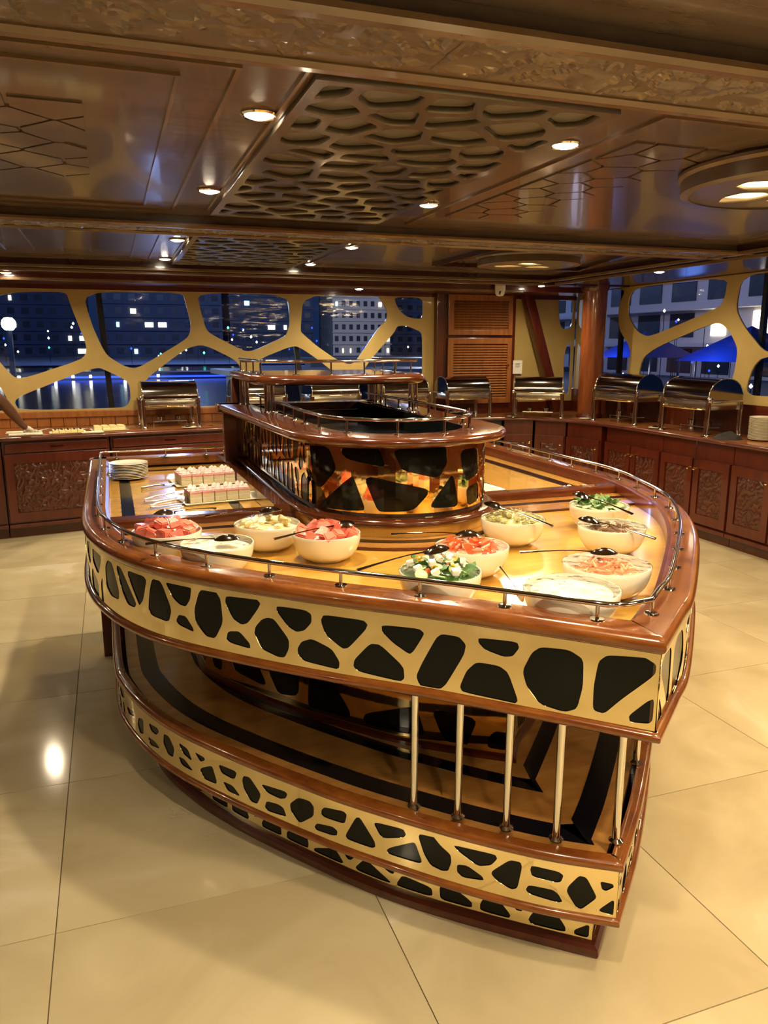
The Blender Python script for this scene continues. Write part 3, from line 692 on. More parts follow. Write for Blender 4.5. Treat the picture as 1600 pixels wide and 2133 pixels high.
# notice on the corner cupboard, dome camera
nb = empty('notice_card', (4.09, YB-.0315, 1.30)); tag(nb, 'small white printed notice fixed beside the louvred door', 'notice')
B().box(-.055, -.006, -.07, .055, 0, .07).obj('card', 'paper', nb)
for k in range(4): B().box(-.03, -.0068, .035-k*.012, .03-.008*(k % 2), -.0055, .039-k*.012).obj('printed_line', 'black_plastic', nb)
dc = empty('dome_camera', (3.56, 6.80, 2.075)); tag(dc, 'white dome security camera under the cornice', 'security camera')
B().lathe([(0, 0), (.050, 0), (.050, -.035), (.046, -.05), (0, -.05)], n=28).obj('housing', 'white_plastic', dc, smooth=40)
B().lathe([(.046, -.045), (.044, -.07), (.030, -.088), (0, -.094)], n=28).obj('dome', 'white_plastic', dc, smooth=60)
B().lathe([(.018, 0), (.018, .006), (0, .008)], n=20, M=Matrix.Translation((-.018, -.036, -.062))@Matrix.Rotation(R(25), 4, 'Z')@Matrix.Rotation(R(105), 4, 'X')).obj('lens', 'black_plastic', dc)

# ------------------------------------------------------------------ counters
WT = .82
front = [(XL+.01, 6.25), (-1.5, 6.5), (-.84, 6.62), (.94, 6.90), (3.30, 6.98), (3.70, 6.93), (3.98, 6.80), (4.18, 6.55), (4.30, 6.15), (4.33, 5.6), (4.33, YF+.01)]
poly = front+[(XR-.002, YF+.01), (XR-.002, YB-.027), (XL+.01, YB-.027)]
wt = B().prism(poly[::-1], WT-.012, WT).obj('worktop', 'honey_wood')
tag(wt, 'long varnished wooden worktop running along the back and right windows', 'worktop')
B().sweep(front, nose(-.02, .012, WT-.035, WT+.001)).obj('edge_moulding', 'red_wood', wt, smooth=50)
# cabinet runs
def carved_mesh(w, h, seed):
    b = relief(int(w*190), int(h*160), w, h, .008, 26, seed)
    b.bm.transform(Matrix.Rotation(R(90), 4, 'X'))     # x,z plane, relief along -y... normal
    for v in b.bm.verts: v.co.y = -abs(v.co.y)
    bmesh.ops.recalc_face_normals(b.bm, faces=b.bm.faces)
    for f_ in b.bm.faces:
        if f_.normal.y > 0: f_.normal_flip()
    me = bpy.data.meshes.new('carved_panel'); b.bm.to_mesh(me); b.bm.free(); me.materials.append(MATS['carved_wood']); me.shade_smooth()
    return me
def cabinet(p0, p1, label, group, doors, seed=1, drawer=True, depth=.36):
    """p0->p1 on the front line, right-hand side = room"""
    L = math.dist(p0, p1); ang = math.atan2(p1[1]-p0[1], p1[0]-p0[0])
    t = empty('base_cabinet', (p0[0], p0[1], 0), ang); tag(t, label, 'cabinet', group)
    H = WT-.036
    B().box(.001, .03, .10, L-.001, depth, H).obj('body', 'red_wood', t)
    B().box(.001, .06, 0, L-.001, depth-.02, .10).obj('plinth', 'carved_wood', t)
    B().box(.001, .0, 0.085, L-.001, .03, .115, bev=.004).obj('base_moulding', 'red_wood', t)
    if drawer:
        for k in range(max(1, doors//2 if doors > 1 else 1)):
            n = max(1, doors//2 if doors > 1 else 1); a = L*k/n; e = L*(k+1)/n
            d = B().box(a+.02, .012, H-.092, e-.02, .03, H-.02, bev=.004).obj('drawer', 'red_wood', t)
            B().box((a+e)/2-.05, .006, H-.058, (a+e)/2+.05, .011, H-.052).obj('handle', 'gold_brass', d)
    ztop = H-(.105 if drawer else .14)
    dw = L/doors
    me = carved_mesh(dw-.15, ztop-.29, seed)
    for k in range(doors):
        a = k*dw
        d = B().box(a+.008, .014, .13, a+dw-.008, .03, ztop, bev=.003).obj('door', 'red_wood', t)
        fr = B()
        x0, x1, z0, z1 = a+.07, a+dw-.07, .205, ztop-.075
        fr.box(a+.01, .004, .132, x0, .014, ztop-.002); fr.box(x1, .004, .132, a+dw-.01, .014, ztop-.002)
        fr.box(x0, .004, .132, x1, .014, z0); fr.box(x0, .004, z1, x1, .014, ztop-.002)
        fr.obj('door_frame', 'red_wood', d)
        c = link('carved_panel', me, None, d); c.location = (x0+.004, .0135, z0+.004)
        c.scale = ((x1-x0-.008)/(dw-.15), 1, (z1-z0-.008)/(ztop-.29))
        kx = a+dw-.035 if k % 2 == 0 else a+.035
        if doors == 1: kx = a+dw-.035
        B().lathe([(0, 0), (.006, 0), (.006, .012), (.013, .018), (.012, .026), (0, .030)], n=12, M=Matrix.Translation((kx, .004, ztop-.08))@Matrix.Rotation(R(90), 4, 'X')).obj('knob', 'gold_brass', d, smooth=40)
    return t
def lerp2(a, b, t): return (a[0]+(b[0]-a[0])*t, a[1]+(b[1]-a[1])*t)
def inset(a, b, d):
    l = math.dist(a, b); nx, ny = (b[1]-a[1])/l, -(b[0]-a[0])/l
    return ((a[0]-nx*d, a[1]-ny*d), (b[0]-nx*d, b[1]-ny*d))
a, b_ = inset((-.84, 6.62), (.94, 6.90), .02)
cabinet(a, lerp2(a, b_, .45), 'carved cabinet left of the buffet island, under the pastry trays', None, 1, 2.2, depth=.44)
cabinet(lerp2(a, b_, .455), b_, 'carved cabinet under the leftmost chafing dish', None, 1, 5.1, depth=.40)
a, b_ = inset((-1.5, 6.5), (-.845, 6.62), .02)
cabinet(lerp2(a, b_, .04), b_, 'dark cabinet with brass knobs at the left picture edge', None, 1, 3.0, depth=.5)
a, b_ = inset((XL+.05, 6.25), (-1.5, 6.5), .02)
cabinet(a, lerp2(a, b_, .985), 'cabinet run along the back wall left of the picture', None, 3, 9.0, depth=.55)
a, b_ = inset((.94, 6.90), (3.30, 6.98), .02)
for k in range(3):
    cabinet(lerp2(a, b_, k/3+.002), lerp2(a, b_, (k+1)/3-.002), 'carved cabinet behind the buffet island, below the row of chafing dishes', 'cabinets behind the island', 2, 4.0+k, depth=.36)
a, b_ = inset((3.34, 6.98), (3.70, 6.93), .02)
o = B().box(0, .02, 0, .36, .30, WT-.036).obj('dark_gap_block', 'dark_cloth'); o.location = (3.34, 6.98, 0)  # dark block added where the gap between the two counters looks dark
o.rotation_euler.z = math.atan2(-.05, .36); tag(o, 'added dark block standing in for the dark gap in the counter behind the island', 'opening')
for (p, q, lab) in (((3.72, 6.925), (3.98, 6.80), 'narrow carved cabinet beside the dark recess in the corner'), ((3.98, 6.80), (4.18, 6.55), 'carved cabinet turning the corner before the column'), ((4.18, 6.55), (4.30, 6.15), 'carved corner cabinet just below the round column')):
    a, b_ = inset(p, q, .02); cabinet(a, b_, lab, None, 1, 6+p[0], drawer=False, depth=.28)
ys = [6.13, 5.33, 4.53, 3.73, 2.93, 2.13, 1.33, .53, -.27, -1.07, -1.87, -2.67, -3.47]
labs = ['first double carved cabinet of the right counter, next to the corner', 'second double carved cabinet of the right counter, below the front chafing dish', 'third double carved cabinet of the right counter, at the picture edge']
for k in range(12):
    cabinet((4.35, ys[k]-.002), (4.35, ys[k+1]+.002), labs[k] if k < 3 else 'carved cabinet of the right counter beyond the picture edge', None if k < 3 else 'right counter cabinets beyond the frame', 2, 12+k % 3, drawer=False, depth=.42)
# ------------------------------------------------------------------ BUFFET ISLAND (boat shaped)
def loop(d, yend, H=HALF, ax=AX):
    return left(half(d, yend, H), ax)[::-1]+right(halfR(d, yend, H), ax)[1:]
def tloop(d, yend=4.2):
    h = thalf(d, yend); return left(h, TAX)[::-1]+right(h, TAX)[1:]
isl = empty('buffet_island', (0, 0, 0)); tag(isl, 'boat-shaped two-tier buffet island with pierced brass friezes and varnished rims', 'buffet island')
YE, YL = 4.50, 3.70
LP = loop(0, YE); LL = loop(0, YL, LOWH); LB = loop(0, 3.6, BASH); LC = loop(0, 4.2, CORH)
def inner(d, ye, H=HALF): return loop(d, ye, H)
# upper tier
TIPU = (AX, LP[len(half(0, YE))-1][1], 1.42)
B().sweep(LP, nose(-.088, .0, .878, .920, 6), axis=TIPU).obj('rim', 'rim_wood', isl, smooth=40)
B().sweep(loop(.087, YE), [(-.012, .86), (0, .86), (0, .913), (-.012, .911)]).obj('rim_lining', 'red_wood', isl)
B().box(LP[0][0], YE-.088, .872, LP[-1][0], YE, .920, bev=.008).obj('stern_rim', 'rim_wood', isl)
B().sweep(loop(.004, YE), nose(-.03, .008, .678, .702, 5)).obj('lower_rim', 'rim_wood', isl, smooth=40)
B().prism(inner(.09, YE-.05), .83, .86).obj('deck', 'deck_gold', isl)
B().prism(inner(.03, YE-.01), .674, .69).obj('soffit', 'dark_soffit', isl)
B().box(LP[0][0]+.02, YE-.03, .69, LP[-1][0]-.02, YE-.012, .875).obj('stern_board', 'red_wood', isl)
def frieze(name, hp, hpr, cells, z0, z1, smax, core=True, step=.02, brass='brass', ax=AX, cellname='black_inlay'):
    smax = min(smax, plen(hpr)[-1]-.005)
    cells = [P for P in cells if max(q[0] for q in P) < smax-.005]
    for side in (left, right):
        path = side(hp if side is left else hpr, ax)
        if side is left: f0 = bender(path[::-1]); Lt = plen(path)[-1]; f = (lambda f0, Lt: lambda s, z, t: f0(Lt-s, z, t))(f0, Lt)
        else: f = bender(path)
        cs = [chaikin(P, 2) for P in cells]
        fr = fretwork(name, f, [(0, z0), (smax, z0), (smax, z1), (0, z1)], cs, .0022, brass, isl, step, t0=0)
        for P in cells:
            c = (sum(p[0] for p in P)/len(P), sum(p[1] for p in P)/len(P))
            Q = [(max(.001, c[0]+(p[0]-c[0])*1.03), c[1]+(p[1]-c[1])*1.03) for p in P]
            tile(cellname, f, Q, -.006, -.0006, 'black_inlay', fr, .03)
        tile('frieze_core', f, [(0, z0), (smax, z0), (smax, z1), (0, z1)], -.016, -.008, 'dark_soffit', isl, .03)
def clampc(cells, s0, z0, z1, smax=99):
    out = []
    for P in cells:
        Q = clip(P, -1, 0, -s0); Q = clip(Q, 1, 0, smax); Q = clip(Q, 0, 1, z1); Q = clip(Q, 0, -1, -z0)
        if len(Q) > 2 and area(Q) > 2e-4: out.append(Q)
    return out
up = clampc(UPPER, .006, .706, .868)
smx = max(q[0] for P in up for q in P)
up += [chaikin(P, 0) for P in voro(smx+.03, 3.3, .70, .875, .13, .09, .030, 3, .25, .008)]
hu = half(.012, YE-.01)
up = [P for P in up if max(q[0] for q in P) < plen(hu)[-1]-.02]
frieze('upper_frieze', hu, halfR(.012, YE-.01), up, .698, .881, plen(hu)[-1]-.005)
# lower tier
B().sweep(LL, nose(-.022, .012, .296, .326, 6)).obj('tray_rim', 'rim_wood', isl, smooth=40)
B().sweep(LL, nose(-.03, .012, .146, .170, 6)).obj('tray_lower_rim', 'rim_wood', isl, smooth=40)
B().prism(loop(.04, YL-.01, LOWH), .27, .300).obj('tray_deck', 'deck_amber', isl)
B().prism(loop(.02, YL-.01, LOWH), .142, .15).obj('tray_underside', 'dark_soffit', isl)
B().box(LL[0][0], YL-.03, .14, LL[-1][0], YL, .32).obj('tray_stern_board', 'red_wood', isl)
lo = clampc(LOWER, .006, .178, .284)
smx = max(q[0] for P in lo for q in P)
hl = half(0, YL-.01, LOWH)
lo += voro(smx+.02, plen(hl)[-1]-.02, .175, .287, .085, .055, .018, 6, .25, .006)
frieze('tray_frieze', hl, halfR(0, YL-.01, LOWH), lo, .168, .298, plen(hl)[-1]-.005)
# base
hb = half(.012, 3.58, BASH)
ba = voro(.0, plen(hb)[-1]-.02, .034, .148, .125, .056, .022, 16, .24, .008)
frieze('base_frieze', hb, halfR(.012, 3.58, BASH), [P for P in ba], .028, .150, plen(hb)[-1]-.01)
B().sweep(LB, [(-.03, 0), (.006, 0), (.010, .010), (.008, .024), (-.002, .031), (-.03, .031)]).obj('plinth', 'red_wood', isl, smooth=30)
B().prism(loop(.03, 3.58, BASH), .001, .031).obj('plinth_core', 'dark_soffit', isl)
# core wall between the tiers
hc = half(0, 4.2, CORH)
co = clampc(CORE, .006, .33, .66); smx = 1.13
co += voro(.0, 1.13, .52, .665, .22, .14, .05, 3, .2, .008)
co += voro(1.13, plen(hc)[-1]-.03, .33, .665, .20, .17, .04, 12, .25, .01)
keep = []
for P in co:
    c = (sum(p[0] for p in P)/len(P), sum(p[1] for p in P)/len(P))
    if all(math.dist(c, (sum(p[0] for p in Q)/len(Q), sum(p[1] for p in Q)/len(Q))) > .07 for Q in keep): keep.append(P)
frieze('core_panel', hc, halfR(0, 4.2, CORH), clampc([clip(P, 0, 1, .50) if i < len(CORE) else P for i, P in enumerate(keep)], .01, .325, .665), .30, .674, plen(hc)[-1]-.01, brass='gold_brass')
B().sweep(LC, [(-.0, .30), (.016, .30), (.016, .312), (.004, .318), (0, .318)]).obj('core_skirting', 'red_wood', isl)
# inlaid bands
def band(d0, d1, z, ye, H, m, parent=isl, name='inlay_band', th=.0012):
    lp_ = loop(d0, ye, H)
    B().sweep(lp_, [(-(d1-d0), z), (-(d1-d0), z+th), (0, z+th), (0, z)], axis=(AX, min(p[1] for p in lp_), 1.42)).obj(name, m, parent)
band(.085, .150, .2998, 3.6, LOWH, 'black_band')
band(.285, .335, .2998, 3.5, LOWH, 'black_band')
B().sweep(loop(.020, YE-.3), [(-.02, .8598), (-.02, .8606), (0, .8606), (0, .8598)]) .bm.free()
# posts of the prow, holding the upper tier
for side in (-1, 1):
    for (h, y) in ((.38, 1.695), (.29, 1.615), (.195, 1.53), (.10, 1.45)) if side < 0 else ((.035, 1.395), (.315, 1.685)):
        o = B().tube([(0, 0, .328), (0, 0, .673)], .0095, 14).lathe([(.018, .328), (.018, .331), (.010, .337)], n=16).obj('prow_post', 'steel', isl, smooth=50)
        o.location = (AX+side*h, y, 0)
for x in (-.095, 2.215):
    box('support_leg', (x-.03, 3.86, 0), (x+.04, 3.93, .673), 'red_wood', isl, bev=.004)
# brass nosing blocks at stern corner of frieze omitted; rail
def rail_path(h, z, r=.05):
    """rounded at the tip"""
    return [(x, y, z) for x, y in h]
rh = half(.062, 4.40)
k = next(i for i, p in enumerate(rh) if p[0] > .05)
tip = rh[k:]
arc = [(AX-h, y, .958) for h, y in tip[::-1]]
a = Vector(arc[-1]); b_ = Vector((2*AX-a.x, a.y, a.z)); c = Vector((AX, a.y-.022, a.z))
mid = [tuple((1-t)**2*a+2*t*(1-t)*c+t*t*b_) for t in (.25, .5, .75)]
rhr = halfR(.062, 4.40); k = next(i for i, p in enumerate(rhr) if p[0] > .05)
arc += mid+[(AX+h, y, .958) for h, y in rhr[k:]]
cl_ = arc[0]; cr_ = arc[-1]
stern_l = [(.58, 4.40, .958), (cl_[0]+.04, 4.40, .958), (cl_[0]+.012, 4.393, .958), (cl_[0], 4.36, .958)]
arc = [p for p in arc if p[1] < 4.34]
stern_r = [(cr_[0], 4.36, .958), (cr_[0]-.012, 4.393, .958), (cr_[0]-.04, 4.40, .958), (1.46, 4.40, .958)]
full = stern_l+arc+stern_r
gr = isl
rl = B().tube(full, .0065, 10).obj('guard_rail', 'steel', gr, smooth=60)
def post(x, y, z0, z1, parent, r=.0048):
    b = B(); b.tube([(0, 0, z0), (0, 0, z1)], r, 10, caps=False); b.lathe([(0, z0+.004), (.016, z0+.003), (.017, z0), (0, z0)], n=16)
    o = b.obj('rail_post', 'steel', parent, smooth=50); o.location = (x, y, 0)
PL = [(1.02+.115, 1.385), (.985+.02, 1.40), (.83, 1.55), (.66, 1.70), (.50, 1.85), (.35, 2.01), (.22, 2.165), (.105, 2.33), (.02, 2.50)]
def at_s(s_, hr, cum):
    for i in range(len(hr)-1):
        if cum[i+1] >= s_:
            t = (s_-cum[i])/(cum[i+1]-cum[i]); return lerp2(hr[i], hr[i+1], t)
    return hr[-1]
for sg, hr in ((-1, half(.062, 4.38)), (1, halfR(.062, 4.38))):
    cum = plen(hr); s_ = .095
    while s_ < cum[-1]:
        h, y = at_s(s_, hr, cum); post(AX+sg*h, y, .920, .955, isl); s_ += .213
for x in (.0, .26, .48, 1.6, 1.86, 2.1): post(x, 4.40, .920, .955, isl)

# dividers and compartments
for sg in (-1, 1):
    xa, xb = (-.045, .60) if sg < 0 else (1.46, 2.17)
    B().box(xa, 2.885, .86, xb, 2.955, .902, bev=.008).obj('divider', 'tower_wood', isl)
    x0, x1 = (-.045, .555) if sg < 0 else (1.50, 2.155)
    cd = B().box(x0, 2.955, .86, x1, 4.41, .8615).obj('compartment_deck', 'deck_gold', isl)
    if sg < 0:
        for (a0, c0, a1, c1) in ((.005, 3.0, .055, 4.33), (.055, 4.26, .44, 4.31), (.44, 3.0, .485, 4.31)):
            B().box(a0, c0, .8612, a1, c1, .8625).obj('inlay_band', 'black_band', cd)
    else:
        for (a0, c0, a1, c1) in ((2.02, 3.0, 2.08, 4.33), (1.60, 4.26, 2.02, 4.31), (1.66, 3.0, 1.71, 4.26)):
            B().box(a0, c0, .8612, a1, c1, .8625).obj('inlay_band', 'black_band', cd)
# raised strip around the tower and along the dividers
fan = [(TAX-h, y) for h, y in thalf(.178, 2.66)][::-1]+[(TAX+h, y) for h, y in thalf(.178, 2.66)][1:]
strip = [(-.04, 2.885), (-.02, 2.66)]+fan+[(2.12, 2.66), (2.17, 2.885)]
B().prism(strip[::-1], .86, .868).obj('tower_step', 'deck_amber', isl)
B().sweep([(-.02, 2.66)]+fan+[(2.12, 2.66)], [(-.006, .8602), (.003, .8602), (.003, .8692), (-.006, .8692)]).obj('step_edging', 'carved_wood', isl)
fan2 = [(TAX-h, y) for h, y in thalf(.085, 2.80)][::-1]+[(TAX+h, y) for h, y in thalf(.085, 2.80)][1:]
B().sweep([(-.02, 2.80)]+fan2+[(2.15, 2.80)], [(-.016, .868), (-.016, .8693), (.020, .8693), (.020, .868)]).obj('inlay_band', 'black_band', isl)

# tower
TW = isl
hp = thalf(0, 4.2)
tb_ = B().sweep(tloop(-.0, 4.2), nose(-.02, .044, .904, .931, 5)).obj('tower_base_rim', 'tower_wood', TW, smooth=40)
B().sweep(tloop(0, 4.2), [(-.02, .86), (.022, .86), (.022, .905), (-.02, .905)]).obj('tower_skirt', 'deck_gold', TW)
for sg in (-1, 1):   # broad ledges along the tower sides
    x0 = TAX+sg*.36; x1 = TAX+sg*.43
    xs = [(x0, 2.86), (x1, 4.2), (x1+sg*.055, 4.41), (TAX+sg*.455, 2.90)]
    B().prism(xs if sg > 0 else xs[::-1], .862, .918).obj('side_ledge', 'tower_wood', TW)
def tcell():
    pathL = plen(hp)[-1]
    out = [P for P in TOWER]
    return out
fullt = left(hp, TAX)[::-1]+right(hp, TAX)[1:]
Lh = plen(hp)[-1]; ft0 = bender(fullt); ft = lambda s, z, t: ft0(s+Lh, z, t)
tc_ = [[(s, max(.945, min(z, 1.176))) for s, z in P] for P in TOWER]
tc_ += voro(-Lh+.03, -.48, .94, 1.176, .085, .115, .022, 22, .28, .006)
smx = max(q[0] for P in TOWER for q in P)
tc_ += [[(smx+.03, 1.04), (smx+.13, 1.06), (smx+.12, 1.16), (smx+.0, 1.16)], [(smx+.05, .95), (smx+.14, .96), (smx+.13, 1.03), (smx+.04, 1.02)]]
tc_ += voro(smx+.17, Lh-.03, .94, 1.168, .10, .115, .022, 23, .28, .006)
fr = fretwork('tower_frieze', ft, [(-Lh+.004, .930), (Lh-.004, .930), (Lh-.004, 1.186), (-Lh+.004, 1.186)], [chaikin(P, 2) for P in tc_], .0025, 'gold_brass', TW, .02, t0=0)
for P in tc_:
    c = (sum(p[0] for p in P)/len(P), sum(p[1] for p in P)/len(P))
    tile('black_inlay', ft, [(c[0]+(p[0]-c[0])*1.03, c[1]+(p[1]-c[1])*1.03) for p in P], -.006, -.0006, 'black_inlay', fr, .02)
tile('frieze_core', ft, [(-Lh+.004, .930), (Lh-.004, .930), (Lh-.004, 1.186), (-Lh+.004, 1.186)], -.016, -.008, 'dark_soffit', TW, .03)
for sg in (-1, 1):
    box('corner_post', (TAX+sg*.43-.035, 4.17, .86), (TAX+sg*.43+.035, 4.23, 1.19), 'red_wood', TW, bev=.004)
box('tower_back', (TAX-.40, 4.19, .86), (TAX+.40, 4.215, 1.17), 'red_wood', TW)
# tower top with sunken dark basin
outer = tloop(.075, 4.24); inn = tloop(-.075, 4.12)
B().sweep(tloop(.0, 4.24), nose(-.085, .080, 1.186, 1.218, 6)).obj('tower_top', 'tower_wood', TW, smooth=40)
box('tower_top_back', (TAX-.5, 4.12, 1.176), (TAX+.5, 4.24, 1.218), 'tower_wood', TW, bev=.006)
B().prism(tloop(-.08, 4.13), 1.11, 1.13).obj('basin', 'black_inlay', TW)
B().sweep(tloop(-.084, 4.13), [(-.004, 1.125), (0, 1.125), (0, 1.2175), (-.004, 1.2175)]).obj('basin_wall', 'black_inlay', TW)
# rail around the tower top
rt = [(x, y, 1.268) for x, y in tloop(-.055, 4.05)]
B().tube(rt, .0065, 10).obj('tower_rail', 'steel', TW, smooth=60)
ht = thalf(-.055, 4.05); ct = plen(ht); s_ = .09
while s_ < ct[-1]:
    for i in range(len(ht)-1):
        if ct[i+1] >= s_:
            h, y = lerp2(ht[i], ht[i+1], (s_-ct[i])/(ct[i+1]-ct[i])); break
    for sg in (-1, 1): post(TAX+sg*h, y, 1.218, 1.265, TW)
    s_ += .19
# canopy shelf above the tower
ZS = 1.345
sh = [(.615, 4.28), (.60, 3.60), (.66, 3.46), (.85, 3.41), (1.04, 3.40), (1.23, 3.41), (1.41, 3.46), (1.47, 3.60), (1.455, 4.28)]
shp = [sh[0]]+[p for p in catmull(sh[1:-1], 6)]+[sh[-1]]
B().sweep(shp, nose(-.03, 0, ZS, ZS+.045, 5)).obj('shelf_edge', 'tower_wood', TW, smooth=40)
B().prism([(x+(1.04-x)*.04, y+(.02 if y < 3.7 else 0)) for x, y in shp], ZS+.003, ZS+.042).obj('top_shelf', 'tower_wood', TW)
for (x, y) in ((.665, 4.14), (.69, 3.58), (1.42, 4.14), (1.405, 3.58)):
    for dx, dy in ((-.014, -.012), (.014, -.012), (0, .014)):
        b = B(); b.tube([(0, 0, 1.218), (0, 0, ZS+.004)], .0105, 14, caps=False); b.lathe([(0, 1.224), (.016, 1.223), (.017, 1.218), (0, 1.218)], n=16)
        o = b.obj('column_tube', 'steel', TW, smooth=50); o.location = (x+dx, y+dy, 0)
for x in (.615, 1.40):
    B().box(x, 4.235, 1.19, x+.06, 4.275, ZS+.004, bev=.004).obj('rear_post', 'carved_wood', TW)
zr = ZS+.045
rp = [(.66, 4.22, zr+.062), (.655, 3.62, zr+.062), (.70, 3.52, zr+.062), (.86, 3.475, zr+.062), (1.04, 3.465, zr+.062), (1.22, 3.475, zr+.062), (1.37, 3.52, zr+.062), (1.42, 3.62, zr+.062), (1.415, 4.22, zr+.062)]
rpp = catmull(rp, 6)
B().tube(rpp, .007, 10).obj('shelf_rail', 'steel', TW, smooth=60)
for (x, y) in ((.66, 4.19), (.656, 3.98), (.656, 3.78), (.66, 3.60), (.80, 3.49), (.96, 3.467), (1.12, 3.467), (1.28, 3.49), (1.42, 3.64), (1.418, 3.85), (1.415, 4.05), (1.415, 4.19)):
    post(x, y, zr, zr+.058, TW, .004)
B().tube([(.66, 4.19, zr+.05), (1.41, 4.19, zr+.05)], .006, 10).obj('shelf_rail', 'steel', TW, smooth=60)
# ------------------------------------------------------------------ BOWLS AND FOOD
DZ = .8612
def bowl_mesh(R_=.108, H_=.087):
    prof = [(0, .004), (.044, .004), (.046, 0), (.052, 0), (.056, .006)]
    n = 12
    outer = [(.054+(R_-.054)*math.sin(R(90*k/n))**.78, .006+(H_-.006)*(1-math.cos(R(90*k/n)))**.88) for k in range(1, n+1)]
    prof += outer
    prof += [(R_-.001, H_+.002), (R_-.004, H_+.0015)]
    prof += [(r-.0045, z+.002) for r, z in outer[::-1][1:]] + [(.04, .012), (0, .010)]
    b = B().lathe(prof, n=56); return b
bm_ = bowl_mesh().obj('bowl', 'ceramic', None, smooth=50); bowl_me = bm_.data; bpy.data.objects.remove(bm_)
def mound(rad, z0, hgt, amp, freq, seed, m, name, parent=None, n=26, rings=12):
    rnd = random.Random(seed); bm = bmesh.new(); V = [[bm.verts.new((0, 0, z0+hgt))]]
    for j in range(1, rings+1):
        r = rad*j/rings; row = []
        for i in range(n*2):
            a = math.pi*i/n; x, y = r*math.cos(a), r*math.sin(a)
            h = hgt*(1-(j/rings)**2.2)+amp*MN.noise(Vector((x*freq+seed, y*freq, seed)))*(1-(j/rings)**4)
            row.append(bm.verts.new((x, y, z0+h)))
        V.append(row)
    N_ = n*2
    for i in range(N_): bm.faces.new((V[0][0], V[1][i], V[1][(i+1) % N_]))
    for j in range(1, rings):
        for i in range(N_): bm.faces.new((V[j][i], V[j+1][i], V[j+1][(i+1) % N_], V[j][(i+1) % N_]))
    b = B(); b.bm.free(); b.bm = bm
    return b.obj(name, m, parent, smooth=60)
def chunk_mesh(name, m, sx, sy, sz, seed, bev=.003, jit=.18):
    rnd = random.Random(seed); b = B(); b.box(-sx/2, -sy/2, -sz/2, sx/2, sy/2, sz/2)
    for v in b.bm.verts: v.co = Vector((v.co.x*(1+rnd.uniform(-jit, jit)), v.co.y*(1+rnd.uniform(-jit, jit)), v.co.z*(1+rnd.uniform(-jit, jit))))
    bmesh.ops.bevel(b.bm, geom=b.bm.edges[:], offset=bev, segments=2, affect='EDGES')
    o = b.obj(name, m, None, smooth=50); me = o.data; bpy.data.objects.remove(o); return me
def wedge_mesh(name, m, r, seed, ang=70):
    b = B(); n = 8
    rows = []
    for i in range(n+1):
        ph = R(ang)*(i/n-.5)
        rows.append([b.bm.verts.new((r*math.cos(th)*math.cos(ph)*1.0, r*math.cos(th)*math.sin(ph), r*math.sin(th)*.9)) for th in [R(-80+160*k/8) for k in range(9)]])
    c = [b.bm.verts.new((r*.12, 0, z)) for z in (-r*.8, r*.8)]
    for i in range(n):
        for k in range(8): b.bm.faces.new((rows[i][k], rows[i+1][k], rows[i+1][k+1], rows[i][k+1]))
    for row in (rows[0], rows[-1]):
        b.bm.faces.new([c[0]]+row+[c[1]])
    b.bm.faces.new([c[0]]+[rows[i][0] for i in range(n+1)]); b.bm.faces.new([c[1]]+[rows[i][8] for i in range(n+1)])
    o = b.obj(name, m, None, smooth=40); me = o.data; bpy.data.objects.remove(o); return me
def disc_mesh(name, m, r, th):
    b = B().lathe([(0, -th/2), (r*.92, -th/2), (r, -th/4), (r, th/4), (r*.92, th/2), (0, th/2)], n=18)
    o = b.obj(name, m, None, smooth=35); me = o.data; bpy.data.objects.remove(o); return me
def leaf_mesh(name, m, L, W, seed):
    rnd = random.Random(seed); bm = bmesh.new(); rows = []
    for i in range(7):
        t = i/6; w_ = W*math.sin(math.pi*(.08+.88*t))**.8*(.85+.3*rnd.random()); z = .010*math.sin(t*5+seed)
        rows.append([bm.verts.new((L*(t-.5), w_*k*.5, z+.007*abs(k)+rnd.uniform(-.003, .003))) for k in (-1, -.4, 0, .4, 1)])
    for a, b2 in zip(rows, rows[1:]):
        for k in range(4): bm.faces.new((a[k], b2[k], b2[k+1], a[k+1]))
    r = bmesh.ops.solidify(bm, geom=bm.faces[:], thickness=.0012)
    b = B(); b.bm.free(); b.bm = bm; o = b.obj(name, m, None, smooth=60); me = o.data; bpy.data.objects.remove(o); return me
ME = dict(
 watermelon=[chunk_mesh('watermelon_chunk', 'melon', .040, .034, .030, k, .004) for k in range(3)],
 tomato=[wedge_mesh('tomato_wedge', 'tomato', .026, k) for k in range(2)],
 cucumber=[disc_mesh('cucumber_slice', 'cucumber', .017, .004)],
 leaf=[leaf_mesh('salad_leaf', 'green_leaf', .058, .034, k) for k in range(3)],
 feta=[chunk_mesh('feta_cube', 'feta', .020, .018, .014, 5+k, .0015) for k in range(2)],
 pepper=[chunk_mesh('pepper_piece', 'pepper', .020, .012, .006, 8, .002)],
 potato=[chunk_mesh('potato_piece', 'potato', .024, .020, .016, 11+k, .004) for k in range(3)],
 pineapple=[chunk_mesh('pineapple_piece', 'pineapple', .030, .022, .014, 14+k, .003) for k in range(3)],
 aubergine=[chunk_mesh('aubergine_piece', 'aubergine', .026, .018, .014, 17+k, .004) for k in range(2)],
 salmon=[chunk_mesh('shredded_strip', 'salmon', .040, .0065, .006, 20+k, .0012) for k in range(3)],
)
NAMES = dict(watermelon='watermelon_chunk', tomato='tomato_wedge', cucumber='cucumber_slice', leaf='salad_leaf', feta='feta_cube', pepper='pepper_piece',
             potato='potato_piece', pineapple='pineapple_piece', aubergine='aubergine_piece', salmon='carrot_strip')
CAT = dict(watermelon='fruit', tomato='tomato', cucumber='cucumber', leaf='salad leaf', feta='cheese', pepper='pepper', potato='potato', pineapple='fruit', aubergine='aubergine', salmon='carrot')
